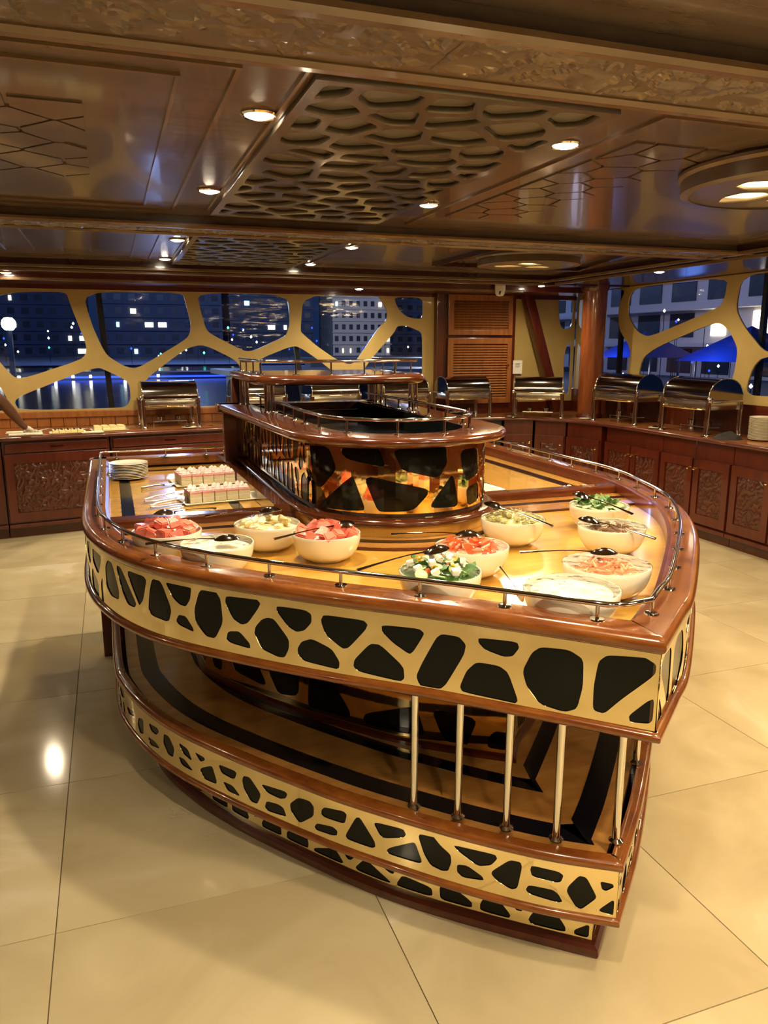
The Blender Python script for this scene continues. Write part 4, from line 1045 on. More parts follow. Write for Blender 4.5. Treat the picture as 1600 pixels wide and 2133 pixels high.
def piece(kind, x, y, z, rot, label, group, sc=1):
    me = random.choice(ME[kind]); o = bpy.data.objects.new(NAMES[kind], me); COL.objects.link(o)
    o.location = (x, y, z); o.rotation_euler = rot; o.scale = (sc, sc, sc); tag(o, label, CAT[kind], group); return o
def film(parent, top, lift, seed, skirt=.004):
    top += .006; n, rings = 40, 9; bm = bmesh.new(); V = [[bm.verts.new((0, 0, top+lift))]]
    for j in range(1, rings+2):
        q = j/rings; row = []
        for i in range(n):
            a = 2*math.pi*i/n
            if j <= rings: r = .109*q; z = top+lift*(1-q**2)+.0045*MN.noise(Vector((math.cos(a)*3+seed, math.sin(a)*3, q*4)))*(1-q)*2
            else: r = .1105+.002*MN.noise(Vector((a*4, seed, 0))); z = top-skirt*(.7+.5*MN.noise(Vector((a*2, seed, 3))))
            row.append(bm.verts.new((r*math.cos(a), r*math.sin(a), z)))
        V.append(row)
    for i in range(n): bm.faces.new((V[0][0], V[1][i], V[1][(i+1) % n]))
    for j in range(1, rings+1):
        for i in range(n): bm.faces.new((V[j][i], V[j+1][i], V[j+1][(i+1) % n], V[j][(i+1) % n]))
    b = B(); b.bm.free(); b.bm = bm
    return b.obj('cling_film', 'cling_film', parent, smooth=70)
def scatter(kind, bx, by_, cnt, rad, zf, hgt, seed, label, group, sc=1, flat=False):
    rnd = random.Random(seed); pts = []
    for k in range(cnt*30):
        a = rnd.uniform(0, 6.28); r = rad*math.sqrt(rnd.random()); x, y = r*math.cos(a), r*math.sin(a)
        if all(math.dist((x, y), p) > rad*1.55/math.sqrt(cnt) for p in pts): pts.append((x, y))
        if len(pts) >= cnt: break
    for x, y in pts:
        q = math.hypot(x, y)/.1
        z = zf+.006+hgt*(1-q*q)+rnd.uniform(-.002, .003)
        rot = (rnd.uniform(-.35, .35), rnd.uniform(-.35, .35), rnd.uniform(0, 6.28)) if flat else (rnd.uniform(-.6, .6), rnd.uniform(-.6, .6), rnd.uniform(0, 6.28))
        piece(kind, bx+x, by_+y, z, rot, label, group, sc)
def spoon(x, y, z, rz, tilt, label, m='dark_steel', L=.23, roll=0, group=None):
    """bowl of the spoon at the origin, handle along +x"""
    t = empty('serving_spoon', (x, y, z), rz); t.rotation_euler = (roll, tilt, rz); tag(t, label, 'spoon', group)
    bm = bmesh.new(); rows = []
    n, k_ = 12, 7
    for j in range(k_+1):
        q = j/k_; row = []
        for i in range(n*2):
            a = math.pi*i/n
            row.append(bm.verts.new((.038*q*math.cos(a), .026*q*math.sin(a), .014*(1-q*q))))
        rows.append(row)
    for j in range(k_):
        for i in range(n*2):
            i2 = (i+1) % (n*2)
            try: bm.faces.new((rows[j][i], rows[j+1][i], rows[j+1][i2], rows[j][i2]))
            except ValueError: pass
    bmesh.ops.remove_doubles(bm, verts=bm.verts, dist=1e-5)
    bmesh.ops.solidify(bm, geom=bm.faces[:], thickness=.0015)
    b = B(); b.bm.free(); b.bm = bm; b.obj('spoon_bowl', m, t, smooth=70)
    P = [(.034, 0, .002), (.05, 0, .005), (.08, 0, .009), (.12, 0, .010), (.17, 0, .008), (L, 0, .004)]
    b = B(); b.tube(P, .004, 8, rad=[.006, .0035, .003, .003, .0045, .0075])
    for v in b.bm.verts: v.co.z = (v.co.z-.006)*.55+.006
    b.obj('handle', m, t, smooth=60)
    return t
bowls = [  # x, y, label
 (.135, 2.46, 'white bowl of red watermelon chunks at the far left end of the island'),
 (.265, 2.25, 'white bowl of creamy yellow dip right behind the rail, left front'),
 (.455, 2.46, 'white bowl of pale yellow pineapple beside the left divider'),
 (.605, 2.27, 'white bowl of watermelon with a dark spoon, left of the brass tower base'),
 (1.255, 2.255, 'white bowl of pale potato salad at the right foot of the tower'),
 (.965, 1.97, 'white bowl of tomato wedges in the middle of the island'),
 (1.665, 2.35, 'white bowl of green cucumber salad, farthest on the right'),
 (1.505, 2.05, 'white bowl of brown aubergine salad below the cucumber bowl'),
 (1.225, 1.68, 'white bowl of shredded orange carrot near the right rim'),
 (.775, 1.765, 'white bowl of mixed salad with white cheese behind the front rail'),
 (1.02, 1.53, 'white bowl of smooth cream hummus at the prow of the island')]
BO = []
for k, (x, y, lab) in enumerate(bowls):
    t = link('salad_bowl', bowl_mesh.__dict__.get('me') or bowl_me); t.location = (x, y, DZ); tag(t, lab, 'bowl', None)
    if k in (8, 10): t.scale = (1.08, 1.08, .98)
    BO.append(t)
def fill(k, z, h, m, seed, amp=.004, name='salad_filling', lab=None, cat='food', freq=40):
    x, y = bowls[k][:2]
    o = mound(.098, 0, h, amp, freq, seed, m, name); o.location = (x, y, DZ+z+.006); tag(o, lab, cat, None, 'stuff'); return o
fill(0, .062, .022, 'melon', 1, name='watermelon_heap', lab='mass of watermelon at the bottom of the far left bowl')
scatter('watermelon', .135, 2.46, 17, .082, DZ+.072, .035, 3, 'pink watermelon chunk heaped in the far left bowl', 'watermelon chunks in the left bowl')
film(BO[0], .082, .042, 1)
fill(1, .066, .012, 'hummus', 2, name='cream_dip', lab='creamy yellow dip filling the bowl behind the left front rail'); film(BO[1], .083, .010, 2)
fill(2, .064, .012, 'pineapple', 3, name='pineapple_heap', lab='crushed pineapple filling the bowl by the left divider')
scatter('pineapple', .455, 2.46, 16, .080, DZ+.074, .020, 5, 'pale pineapple piece in the bowl by the left divider', 'pineapple pieces')
film(BO[2], .083, .026, 3)
fill(3, .062, .016, 'melon', 4, name='watermelon_heap', lab='mass of watermelon at the bottom of the bowl beside the tower')
scatter('watermelon', .605, 2.27, 17, .084, DZ+.072, .026, 7, 'red watermelon chunk in the bowl beside the brass tower', 'watermelon chunks in the tower bowl')
film(BO[3], .082, .032, 4)
fill(4, .066, .022, 'potato', 5, .006, name='potato_salad', lab='chunky potato salad filling the bowl at the right foot of the tower')
scatter('potato', 1.255, 2.255, 26, .082, DZ+.076, .022, 9, 'pale green potato piece in the bowl by the tower', 'potato pieces'); film(BO[4], .083, .030, 5)
fill(5, .060, .006, 'salmon', 6, name='carrot_bed', lab='shredded carrot bed under the tomato wedges')
scatter('tomato', .965, 1.97, 11, .072, DZ+.070, .012, 11, 'red tomato wedge in the middle bowl', 'tomato wedges')
scatter('salmon', .965, 1.97, 14, .075, DZ+.084, .006, 12, 'thin carrot strip over the tomato wedges', 'carrot strips on the tomatoes', flat=True); film(BO[5], .083, .014, 6)
fill(6, .062, .012, 'green_leaf', 7, name='greens_bed', lab='bed of chopped greens in the farthest right bowl')
scatter('cucumber', 1.665, 2.35, 22, .084, DZ+.076, .014, 13, 'cucumber slice in the farthest right bowl', 'cucumber slices', flat=True)
scatter('leaf', 1.665, 2.35, 9, .07, DZ+.084, .014, 14, 'green salad leaf in the farthest right bowl', 'salad leaves in the cucumber bowl', flat=True); film(BO[6], .083, .026, 7)
fill(7, .056, .008, 'aubergine', 8, name='aubergine_bed', lab='brown aubergine mash in the bowl below the cucumber bowl')
scatter('aubergine', 1.505, 2.05, 18, .078, DZ+.066, .010, 15, 'brown aubergine piece in the bowl near the right rim', 'aubergine pieces'); film(BO[7], .083, .006, 8)
fill(8, .056, .014, 'salmon', 9, .006, name='carrot_heap', lab='heap of shredded orange carrot near the right rim')
scatter('salmon', 1.225, 1.68, 34, .07, DZ+.068, .014, 17, 'orange carrot strip in the bowl near the right rim', 'carrot strips near the right rim', flat=True); film(BO[8], .083, .006, 9)
fill(9, .064, .018, 'green_leaf', 10, name='greens_bed', lab='bed of greens under the mixed salad')
scatter('leaf', .775, 1.765, 8, .08, DZ+.078, .020, 18, 'green leaf in the mixed salad bowl', 'leaves in the mixed salad', flat=True)
scatter('cucumber', .775, 1.765, 16, .085, DZ+.080, .022, 19, 'cucumber slice in the mixed salad bowl', 'cucumber slices in the mixed salad')
scatter('feta', .775, 1.765, 12, .08, DZ+.088, .022, 20, 'white cheese cube in the mixed salad bowl', 'cheese cubes')
scatter('pepper', .775, 1.765, 7, .07, DZ+.090, .020, 21, 'yellow pepper piece in the mixed salad bowl', 'pepper pieces')
scatter('tomato', .775, 1.765, 3, .07, DZ+.084, .016, 22, 'small tomato wedge in the mixed salad bowl', 'tomato wedges in the mixed salad', .55); film(BO[9], .083, .034, 10)
fill(10, .070, .006, 'hummus', 11, .002, name='hummus', lab='smooth cream hummus filling the bowl at the prow'); film(BO[10], .083, .005, 11)
ZF = DZ+.100
spoon(.29, 2.22, ZF+.004, R(172), R(2), 'dark serving spoon across the yellow dip bowl, handle to the left')
spoon(.47, 2.485, ZF+.022, R(150), R(8), 'dark serving spoon on the pineapple bowl')
spoon(.655, 2.24, ZF+.014, R(188), R(6), 'dark serving spoon on the watermelon bowl by the tower, pale handle to the left')
spoon(1.195, 2.28, ZF+.030, R(-62), R(10), 'black serving spoon on the potato salad, handle toward the photographer')
spoon(.975, 2.02, ZF+.008, R(165), R(0), 'dark serving spoon on the tomato bowl, handle to the left')
spoon(1.60, 2.37, ZF+.022, R(-75), R(8), 'black serving spoon on the cucumber bowl')
spoon(1.435, 2.075, ZF+.004, R(-65), R(6), 'black serving spoon on the aubergine bowl')
spoon(1.24, 1.715, ZF+.006, R(160), R(1), 'dark serving spoon on the carrot bowl, long handle to the left')
spoon(.785, 1.815, ZF+.028, R(-175), R(8), 'dark serving spoon on the mixed salad')
t = spoon(.945, 1.645, DZ+.035, R(135), R(-50), 'film-wrapped steel spoon standing behind the hummus bowl', 'steel', L=.22); t.scale = (.42, .6, .6)
spoon(.135, 2.53, ZF+.028, R(20), R(4), 'clear plastic-wrapped spoon behind the far left watermelon', 'steel', L=.18)

# plates, cakes, tools
pm = B().lathe([(0, .004), (.055, .004), (.057, 0), (.064, 0), (.088, .009), (.094, .011), (.094, .0135), (.088, .012), (.062, .005), (0, .0045)], n=48).obj('dinner_plate', 'ceramic', None, smooth=50)
plate_me = pm.data; bpy.data.objects.remove(pm)
ORD = ['', 'second', 'third', 'fourth', 'fifth', 'sixth', 'seventh', 'eighth', 'ninth', 'tenth', 'eleventh', 'twelfth', 'thirteenth', 'fourteenth', 'fifteenth', 'sixteenth', 'seventeenth', 'eighteenth', 'nineteenth', 'twentieth']
ORD_L = ['leftmost', 'second from the left', 'third from the left', 'fourth from the left', 'rightmost']
def stack(x, y, z, n, label, group, sc=1, dz=.0078):
    for k in range(n):
        o = bpy.data.objects.new('dinner_plate', plate_me); COL.objects.link(o); o.location = (x+random.uniform(-.001, .001), y+random.uniform(-.001, .001), z+k*dz); o.scale = (sc, sc, sc)
        tag(o, ('topmost white plate ' if k == n-1 else 'lowest white plate ' if k == 0 else ORD[n-1-k]+' white plate from the top ')+label, 'plate', group)
stack(.055, 4.06, DZ+.0016, 10, 'of the stack at the far left of the island', 'plates stacked on the left')
stack(1.575, 3.50, DZ+.0003, 8, 'of the stack right of the tower', 'plates stacked on the right', .85, .0085)
stack(4.63, 4.53, WT+.001, 20, 'of the tall stack at the right edge', 'plates stacked on the right counter', 1.1, .0085)
def tray(x, y, z, w, d, rz, label, cat='tray', m='ceramic', lip=.008):
    t = B()
    t.box(-w/2, -d/2, 0, w/2, d/2, .005, bev=.0015)
    ring = [(-w/2, -d/2), (w/2, -d/2), (w/2, d/2), (-w/2, d/2)]
    t.sweep(ring, [(-.004, .003), (.003, .003), (.008, lip), (.004, lip+.001)], closed=True)
    o = t.obj('serving_tray', m, None, smooth=40); o.location = (x, y, z); o.rotation_euler.z = rz; tag(o, label, cat); return o
def cake(label, group):
    t = empty('cake_slice'); tag(t, label, 'cake', group)
    w_, d_ = .050, .056
    B().box(-w_/2, -d_/2, 0, w_/2, d_/2, .017, bev=.0015).obj('sponge_layer', 'sponge', t)
    B().box(-w_/2+.0005, -d_/2+.0005, .017, w_/2-.0005, d_/2-.0005, .0225, bev=.001).obj('cream_layer', 'cream_layer', t)
    B().box(-w_/2, -d_/2, .0225, w_/2, d_/2, .038, bev=.0015).obj('sponge_layer', 'sponge', t)
    B().box(-w_/2-.0005, -d_/2-.0005, .038, w_/2+.0005, d_/2+.0005, .0475, bev=.002).obj('icing', 'pink_icing', t)
    b = B(); rnd = random.Random(3)
    for k, (px, py) in enumerate(((-.011, -.012), (.012, -.010), (0, .012))):
        b.lathe([(.0125, .0465), (.0135, .051), (.0085, .055), (.009, .059), (.004, .063), (0, .066)], px, py, 10)
    o = b.obj('cream_rosettes', 'rosette_cream', t, smooth=60); o['kind'] = 'stuff'
    return t
def trayful(cx, cy, rz, nx, ny, skip, label, group, tl, w, d):
    tray(cx, cy, DZ+.0006, w, d, rz, tl)
    first = None; ca, sa = math.cos(rz), math.sin(rz)
    for i in range(nx):
        for j in range(ny):
            if (i, j) in skip: continue
            lx, ly = (i-(nx-1)/2)*.053, (j-(ny-1)/2)*.060
            t = cake(label, group) if first is None else copy_tree(first)
            first = first or t
            t['label'] = label+', %s, %s row' % (ORD_L[i], ('front', 'back')[j] if ny == 2 else ('front', 'middle', 'back')[j])
            t.location = (cx+lx*ca-ly*sa, cy+lx*sa+ly*ca, DZ+.0062); t.rotation_euler.z = rz+random.uniform(-.03, .03)
trayful(.405, 3.355, R(8), 5, 2, (), 'pink cream slice on the front tray', 'cream slices on the front tray', 'white tray under the front row of pink cream slices', .30, .17)
trayful(.405, 3.83, R(6), 5, 3, (), 'pink cream slice on the rear tray', 'cream slices on the rear tray', 'white tray under the rear block of pink cream slices', .30, .23)
def tongs(x, y, z, rz, label):
    t = empty('serving_tongs', (x, y, z), rz); tag(t, label, 'tongs')
    for s in (-1, 1):
        b = B(); b.tube([(-.11, 0, .014), (-.06, s*.010, .014+s*.008), (.02, s*.014, .014+s*.010), (.05, s*.015, .014+s*.010)], .006, 8)
        for v in b.bm.verts: v.co.z = .014+(v.co.z-.014)*.5+(.004*s)
        b.obj('arm', 'brushed_steel', t, smooth=50)
        b = B(); zz = .014+s*.008
        b.box(.045, s*.015-.022, zz-.001, .075, s*.015+.022, zz+.001)
        for k in range(5): b.box(.075, s*.015-.021+k*.0095, zz-.001, .115, s*.015-.021+k*.0095+.005, zz+.001)
        b.obj('fork_head', 'brushed_steel', t)
tongs(.215, 3.29, DZ, R(28), 'flat steel cake tongs lying in front of the front cake tray')
tongs(.195, 3.42, DZ+.001, R(30), 'second steel serving tongs just behind the cake tongs')
def server(x, y, z, rz, label, name='cake_server', L=.2):
    t = empty(name, (x, y, z), rz); tag(t, label, 'cake server')
    b = B(); b.tube([(-L/2, 0, .006), (-L*.2, 0, .010), (.01, 0, .008)], .004, 8, rad=[.006, .004, .003]); b.obj('handle', 'brushed_steel', t, smooth=60)
    b = B(); b.prism([(.0, -.012), (L*.45, -.02), (L*.5, 0), (L*.45, .02), (0, .012)], .004, .006); b.obj('blade', 'brushed_steel', t)
server(.20, 3.76, DZ+.002, R(25), 'steel cake server beside the rear cake tray', L=.22)
tray(1.60, 3.20, DZ+.0006, .16, .16, R(4), 'empty white square dish right of the tower')
for k in range(5):
    o = B().tube([(-.028, 0, 0), (-.02, 0, 0), (.02, 0, 0), (.028, 0, 0)], .012, 10, rad=[.006, .012, .012, .006]).obj('rolled_napkin', 'white_roll', None, smooth=60)
    o.location = (1.90+k*.042, 3.01+.012*(k % 3), DZ+.013); o.rotation_euler.z = R(15+k*30)
    tag(o, 'small white rolled napkin behind the right divider', 'napkin', 'rolled napkins')

# chafing dishes
def chafer(label=None, group=None):
    """front faces -y, width along x, origin on the worktop"""
    t = empty('chafing_dish'); tag(t, label, 'chafing dish', group)
    W, D = .50, .34; zb = .235
    b = B()
    prof = [(-D/2+.01, zb+.0)]
    for k in range(0, 19):
        a = R(180-180*k/18); prof.append(((D/2-.004)*math.cos(a), zb+.012+.150*math.sin(a)**.8))
    for (x0, x1) in ((-W/2+.014, W/2-.014),):
        ra = [b.bm.verts.new((x0, y, z)) for y, z in prof]; rb = [b.bm.verts.new((x1, y, z)) for y, z in prof]
        for k in range(len(prof)-1): b.bm.faces.new((ra[k], rb[k], rb[k+1], ra[k+1]))
        b.bm.faces.new(ra[::-1]); b.bm.faces.new(rb)
    b.obj('roll_lid', 'dark_steel', t, smooth=40)
    for s in (-1, 1):
        x = s*(W/2-.018)
        pts = [(x, (D/2)*math.cos(R(180-180*k/16)), zb+.012+.152*math.sin(R(180-180*k/16))**.8) for k in range(17)]
        B().tube(pts, .0045, 8).obj('lid_hoop', 'steel', t, smooth=60)
        B().lathe([(0, 0), (.020, 0), (.022, .010), (.012, .016), (0, .018)], n=16, M=Matrix.Translation((x-s*.0+s*.006, -D/2+.012, zb+.015))@Matrix.Rotation(R(90*s), 4, 'Y')).obj('hinge_knob', 'steel', t, smooth=50)
        for dy in (-D/2+.005, D/2-.01):
            bb = B(); bb.tube([(x, dy, 0), (x, dy, zb+.01)], .019, 16); bb.lathe([(.017, 0), (.026, 0), (.026, .006), (.018, .016)], x, dy, 16)
            bb.obj('leg', 'steel', t, smooth=50)
    B().box(-W/2+.02, -D/2+.015, zb-.055, W/2-.02, D/2-.015, zb+.004, bev=.010).obj('water_pan', 'brushed_steel', t, smooth=40)
    B().box(-W/2, -D/2+.002, zb+.002, W/2, D/2-.002, zb+.014, bev=.004).obj('frame_rim', 'steel', t, smooth=40)
    B().tube([(-W/2+.05, -D/2-.012, zb-.038), (-W/2+.05, -D/2-.020, zb-.05), (W/2-.05, -D/2-.020, zb-.05), (W/2-.05, -D/2-.012, zb-.038)], .006, 8).obj('front_bar', 'gold_brass', t, smooth=60)
    sh = B().box(-.15, -.05, .045, .15, .05, .050, bev=.001).obj('burner_shelf', 'brushed_steel', t)
    for x in (-.08, .08):
        B().lathe([(0, 0), (.028, 0), (.030, .035), (.022, .040), (.022, .036), (0, .036)], x, 0, 20, M=Matrix.Translation((0, 0, .050))).obj('burner', 'dark_steel', t, smooth=40)
        bb = B(); bb.tube([(x*1.8, -.048, 0), (x*1.8, -.048, .046)], .004, 8); bb.obj('shelf_strut', 'steel', t)
    return t
dl = [((.47, 7.13), 4, 'chafing dish standing alone left of the island, under the dark window'),
      ((1.26, 7.14), 3, 'chafing dish seen through the left end of the island canopy'),
      ((1.97, 7.15), 3, 'chafing dish behind the middle of the island canopy'),
      ((2.68, 7.15), 2, 'chafing dish behind the right columns of the island canopy'),
      ((3.34, 7.13), 0, 'chafing dish in front of the louvred cupboard'),
      ((4.06, 6.86), -32, 'chafing dish in the corner left of the round column'),
      ((4.55, 6.08), -82, 'chafing dish just right of the round column'),
      ((4.56, 5.13), -90, 'nearest chafing dish, under the right windows')]
c0 = None
for (x, y), a, lab in dl:
    c = chafer(lab) if c0 is None else copy_tree(c0)
    c0 = c0 or c; c['label'] = lab
    c.location = (x, y, WT+.0015); c.rotation_euler.z = R(a)
    if x > 4.5: c.scale = (1.15, 1, 1.12)
# small things on the counters
def saucer(x, y, lab, r=.6):
    o = bpy.data.objects.new('saucer', plate_me); COL.objects.link(o); o.location = (x, y, WT+.001); o.scale = (r, r, r); tag(o, lab, 'saucer')
    return o
saucer(.62, 6.90, 'small white spoon saucer beside the leftmost chafing dish', .7); spoon(.60, 6.90, WT+.012, R(10), R(2), 'serving spoon on the saucer by the leftmost chafing dish', 'steel')
saucer(3.80, 6.93, 'small saucer in front of the corner chafing dish', .55); spoon(3.82, 6.93, WT+.012, R(-15), R(2), 'serving spoon lying before the corner chafing dish', 'steel')
saucer(4.35, 6.45, 'saucer under the wire whisk beside the foot of the column', .7)
t = empty('whisk', (4.36, 6.45, WT+.035), R(-105)); tag(t, 'wire whisk head lying on the saucer beside the column', 'whisk')
for k in range(5):
    a = math.pi*k/5
    B().tube([(-.10+.10*(1-math.cos(R(180*j/10)))/2*1.0-.0, .028*math.sin(R(180*j/10))*math.cos(a), .028*math.sin(R(180*j/10))*math.sin(a)) for j in range(11)], .0012, 6).obj('wire', 'steel', t)
B().tube([(0, 0, 0), (.06, 0, -.008), (.12, 0, -.016)], .006, 8).obj('handle', 'steel', t, smooth=60)
saucer(4.44, 5.50, 'saucer between the two right chafing dishes', .8); spoon(4.43, 5.50, WT+.014, R(-60), R(3), 'serving spoon on the saucer between the right chafing dishes', 'steel')
# crumpled dark cloth with cable at the right edge
o = mound(.11, 0, .045, .03, 16, 4, 'dark_cloth', 'folded_cloth'); o.location = (4.46, 4.70, WT+.001); tag(o, 'crumpled black cloth on the right counter, before the plates', 'cloth')
o = B().tube([(4.44, 4.84, WT+.02), (4.36, 4.86, WT+.01), (4.325, 4.87, WT-.01), (4.322, 4.87, .70), (4.326, 4.88, .60)], .004, 8).obj('power_cable', 'black_plastic', None, smooth=60)
tag(o, 'black cable hanging over the front of the right counter', 'cable')
# pastry trays of the back-left counter
def pastry(x, y, rz, w, d, nx, ny, kind, label, group, tl):
    t = tray(x, y, WT+.001, w, d, rz, tl)
    first = None; ca, sa = math.cos(rz), math.sin(rz)
    for i in range(nx):
        for j in range(ny):
            lx, ly = (i-(nx-1)/2)*(w-.03)/nx, (j-(ny-1)/2)*(d-.02)/ny
            if first is None:
                first = p = empty('pastry'); tag(p, label, 'pastry', group)
                if kind == 'choc':
                    B().box(-.02, -.024, 0, .02, .024, .022, bev=.004).obj('base', 'sandwich', p); B().box(-.008, -.010, .022, .008, .010, .029, bev=.003).obj('chocolate_top', 'chocolate', p)
                else:
                    B().prism([(-.03, -.026), (.03, -.026), (.012, .028), (-.016, .028)], 0, .034).obj('bread', 'sandwich', p); B().box(-.025, -.027, .012, .025, -.0262, .020).obj('filling', 'cream_layer', p)
            else: p = copy_tree(first)
            p.location = (x+lx*ca-ly*sa, y+lx*sa+ly*ca, WT+.0085); p.rotation_euler.z = rz+random.uniform(-.15, .15)
pastry(-.36, 6.82, R(6), .27, .16, 5, 2, 'choc', 'small pale pastry with a chocolate dot on the back-left tray', 'chocolate dotted pastries', 'tray of chocolate dotted pastries on the back-left counter')
pastry(-.04, 6.93, R(8), .28, .18, 4, 3, 'sand', 'triangular sandwich on the tray left of the chafing dish', 'triangular sandwiches', 'tray of triangular sandwiches left of the chafing dish')
o = tray(-.70, 6.93, WT+.001, .26, .16, R(4), 'empty white tray behind the waiter hand'); o = tray(-.67, 6.75, WT+.001, .24, .13, R(5), 'white tray under the gloved hand')
tray(-.17, 6.76, WT+.001, .16, .08, R(7), 'small white dish between the pastry trays')
for k in range(3):
    server(-.5+.33*k, 6.99-.02*k, WT+.014, R(30), ['steel server on the empty white tray', 'steel server between the pastries and sandwiches', 'steel server lying behind the sandwiches'][k], L=.18)

# ------------------------------------------------------------------ WAITER (mostly outside the frame)
def skin_fig(name, pts, edges, m, parent=None, root=0, sub=2):
    me = bpy.data.meshes.new(name); me.from_pydata([p[:3] for p in pts], edges, [])
    o = link(name, me, m, parent)
    md = o.modifiers.new('skin', 'SKIN'); md.use_smooth_shade = True
    sv = me.skin_vertices[0].data
    for i, p in enumerate(pts): sv[i].radius = (p[3], p[4] if len(p) > 4 else p[3])
    sv[root].use_root = True
    s2 = o.modifiers.new('sub', 'SUBSURF'); s2.levels = sub; s2.render_levels = sub
    return o
WX, WY = -1.22, 6.14
wp = empty('person', (WX, WY, 0)); tag(wp, 'waiter in white shirt reaching over the back-left counter with a gloved hand', 'person')
def rel_(p): return (p[0]-WX, p[1]-WY)+tuple(p[2:])
sh_r = (-1.02, 6.22, 1.38); el = (-.80, 6.44, 1.135); wr_ = (-.655, 6.655, .885)
body = [(-1.22, 6.16, .95, .15, .12), (-1.20, 6.18, 1.15, .155, .115), (-1.19, 6.21, 1.35, .165, .11), (-1.17, 6.24, 1.46, .07, .06), (-1.16, 6.26, 1.54, .058, .06),
        (sh_r[0], sh_r[1], sh_r[2], .075), (el[0]-.03, el[1]-.03, el[2]+.02, .058), (-1.37, 6.20, 1.38, .075), (-1.47, 6.30, 1.12, .055), (-1.38, 6.46, .95, .045)]
skin_fig('shirt', [rel_(p) for p in body], [(0, 1), (1, 2), (2, 3), (3, 4), (2, 5), (5, 6), (2, 7), (7, 8), (8, 9)], 'white_cloth', wp)
skin_fig('trousers', [rel_(p) for p in [(-1.22, 6.16, .96, .155, .125), (-1.13, 6.16, .82, .095), (-1.10, 6.20, .47, .068), (-1.08, 6.22, .09, .055), (-1.31, 6.14, .82, .095), (-1.32, 6.16, .47, .068), (-1.33, 6.14, .09, .055)]],
         [(0, 1), (1, 2), (2, 3), (0, 4), (4, 5), (5, 6)], 'dark_cloth', wp)
skin_fig('forearm', [rel_(p) for p in [(el[0]-.04, el[1]-.04, el[2]+.03, .044), (el[0], el[1], el[2], .046), (-.735, 6.545, 1.02, .043), (-.685, 6.62, .925, .030), (wr_[0], wr_[1], wr_[2], .027)]], [(0, 1), (1, 2), (2, 3), (3, 4)], 'skin', wp)
hand = empty('hand'); hand.parent = wp
hp_ = [(wr_[0], wr_[1], wr_[2]+.01, .027), (-.635, 6.685, .868, .034, .020), (-.62, 6.715, .858, .036, .018)]
hnd = skin_fig('gloved_hand', [rel_(p) for p in hp_], [(0, 1), (1, 2)], 'glove', wp)
bpy.data.objects.remove(hand)
for k in range(4):
    dx = -.024+.016*k; L_ = (.062, .074, .070, .056)[k]
    skin_fig('finger', [rel_(p) for p in [(-.62+dx, 6.712, .858, .010), (-.615+dx*1.1, 6.712+L_*.5, .857, .0095), (-.612+dx*1.15, 6.712+L_*.8, .850, .009), (-.612+dx*1.15, 6.712+L_, .842, .008)]], [(0, 1), (1, 2), (2, 3)], 'glove', hnd)
skin_fig('thumb', [rel_(p) for p in [(-.645, 6.69, .862, .012), (-.672, 6.715, .855, .0115), (-.682, 6.742, .848, .010)]], [(0, 1), (1, 2)], 'glove', hnd)
skin_fig('left_hand', [rel_(p) for p in [(-1.38, 6.46, .95, .028), (-1.36, 6.50, .90, .038, .02), (-1.35, 6.52, .86, .034, .018)]], [(0, 1), (1, 2)], 'glove', wp)
for k in range(4):
    skin_fig('finger', [rel_(p) for p in [(-1.375+.015*k, 6.525, .86, .010), (-1.372+.015*k, 6.545, .835, .009), (-1.372+.015*k, 6.55, .825+.003*k, .008)]], [(0, 1), (1, 2)], 'glove', wp)
hd = skin_fig('head', [rel_(p) for p in [(-1.16, 6.26, 1.53, .056), (-1.145, 6.285, 1.60, .068, .078), (-1.135, 6.30, 1.68, .078, .092), (-1.135, 6.295, 1.745, .066, .078)]], [(0, 1), (1, 2), (2, 3)], 'skin', wp)
skin_fig('hair', [rel_(p) for p in [(-1.15, 6.24, 1.66, .05), (-1.14, 6.26, 1.74, .082, .085), (-1.135, 6.29, 1.775, .068, .075)]], [(0, 1), (1, 2)], 'hair', hd)
B().lathe([(0, -.02), (.012, -.008), (.014, .006), (0, .02)], n=10, M=Matrix.Translation((-1.115-WX, 6.392-WY, 1.655))).obj('nose', 'skin', hd, smooth=60)
for s in (-1, 1):
    B().lathe([(0, -.008), (.008, 0), (0, .008)], n=10, M=Matrix.Translation((-1.12-WX+s*.028, 6.382-WY, 1.685))).obj('eye', 'white_plastic', hd, smooth=80)
    B().lathe([(0, -.025), (.012, -.01), (.014, .01), (0, .028)], n=10, M=Matrix.Translation((-1.135-WX+s*.083, 6.295-WY, 1.68))).obj('ear', 'skin', hd, smooth=60)
B().box(-.025, -.004, -.003, .025, .004, .003, bev=.002).obj('mouth', 'carved_wood', hd).location = (-1.12-WX, 6.386-WY, 1.615)
for (x, y) in ((-1.08, 6.28), (-1.33, 6.20)):
    b = B(); b.prism([(-.04, -.12), (.04, -.12), (.05, .05), (.035, .14), (0, .16), (-.035, .14), (-.05, .05)], 0, .028)
    b.lathe([(.044, .02), (.046, .07), (.042, .10), (0, .10)], 0, -.06, 16); o = b.obj('shoe', 'black_plastic', wp, smooth=50); o.location = (x-WX, y-WY, 0)
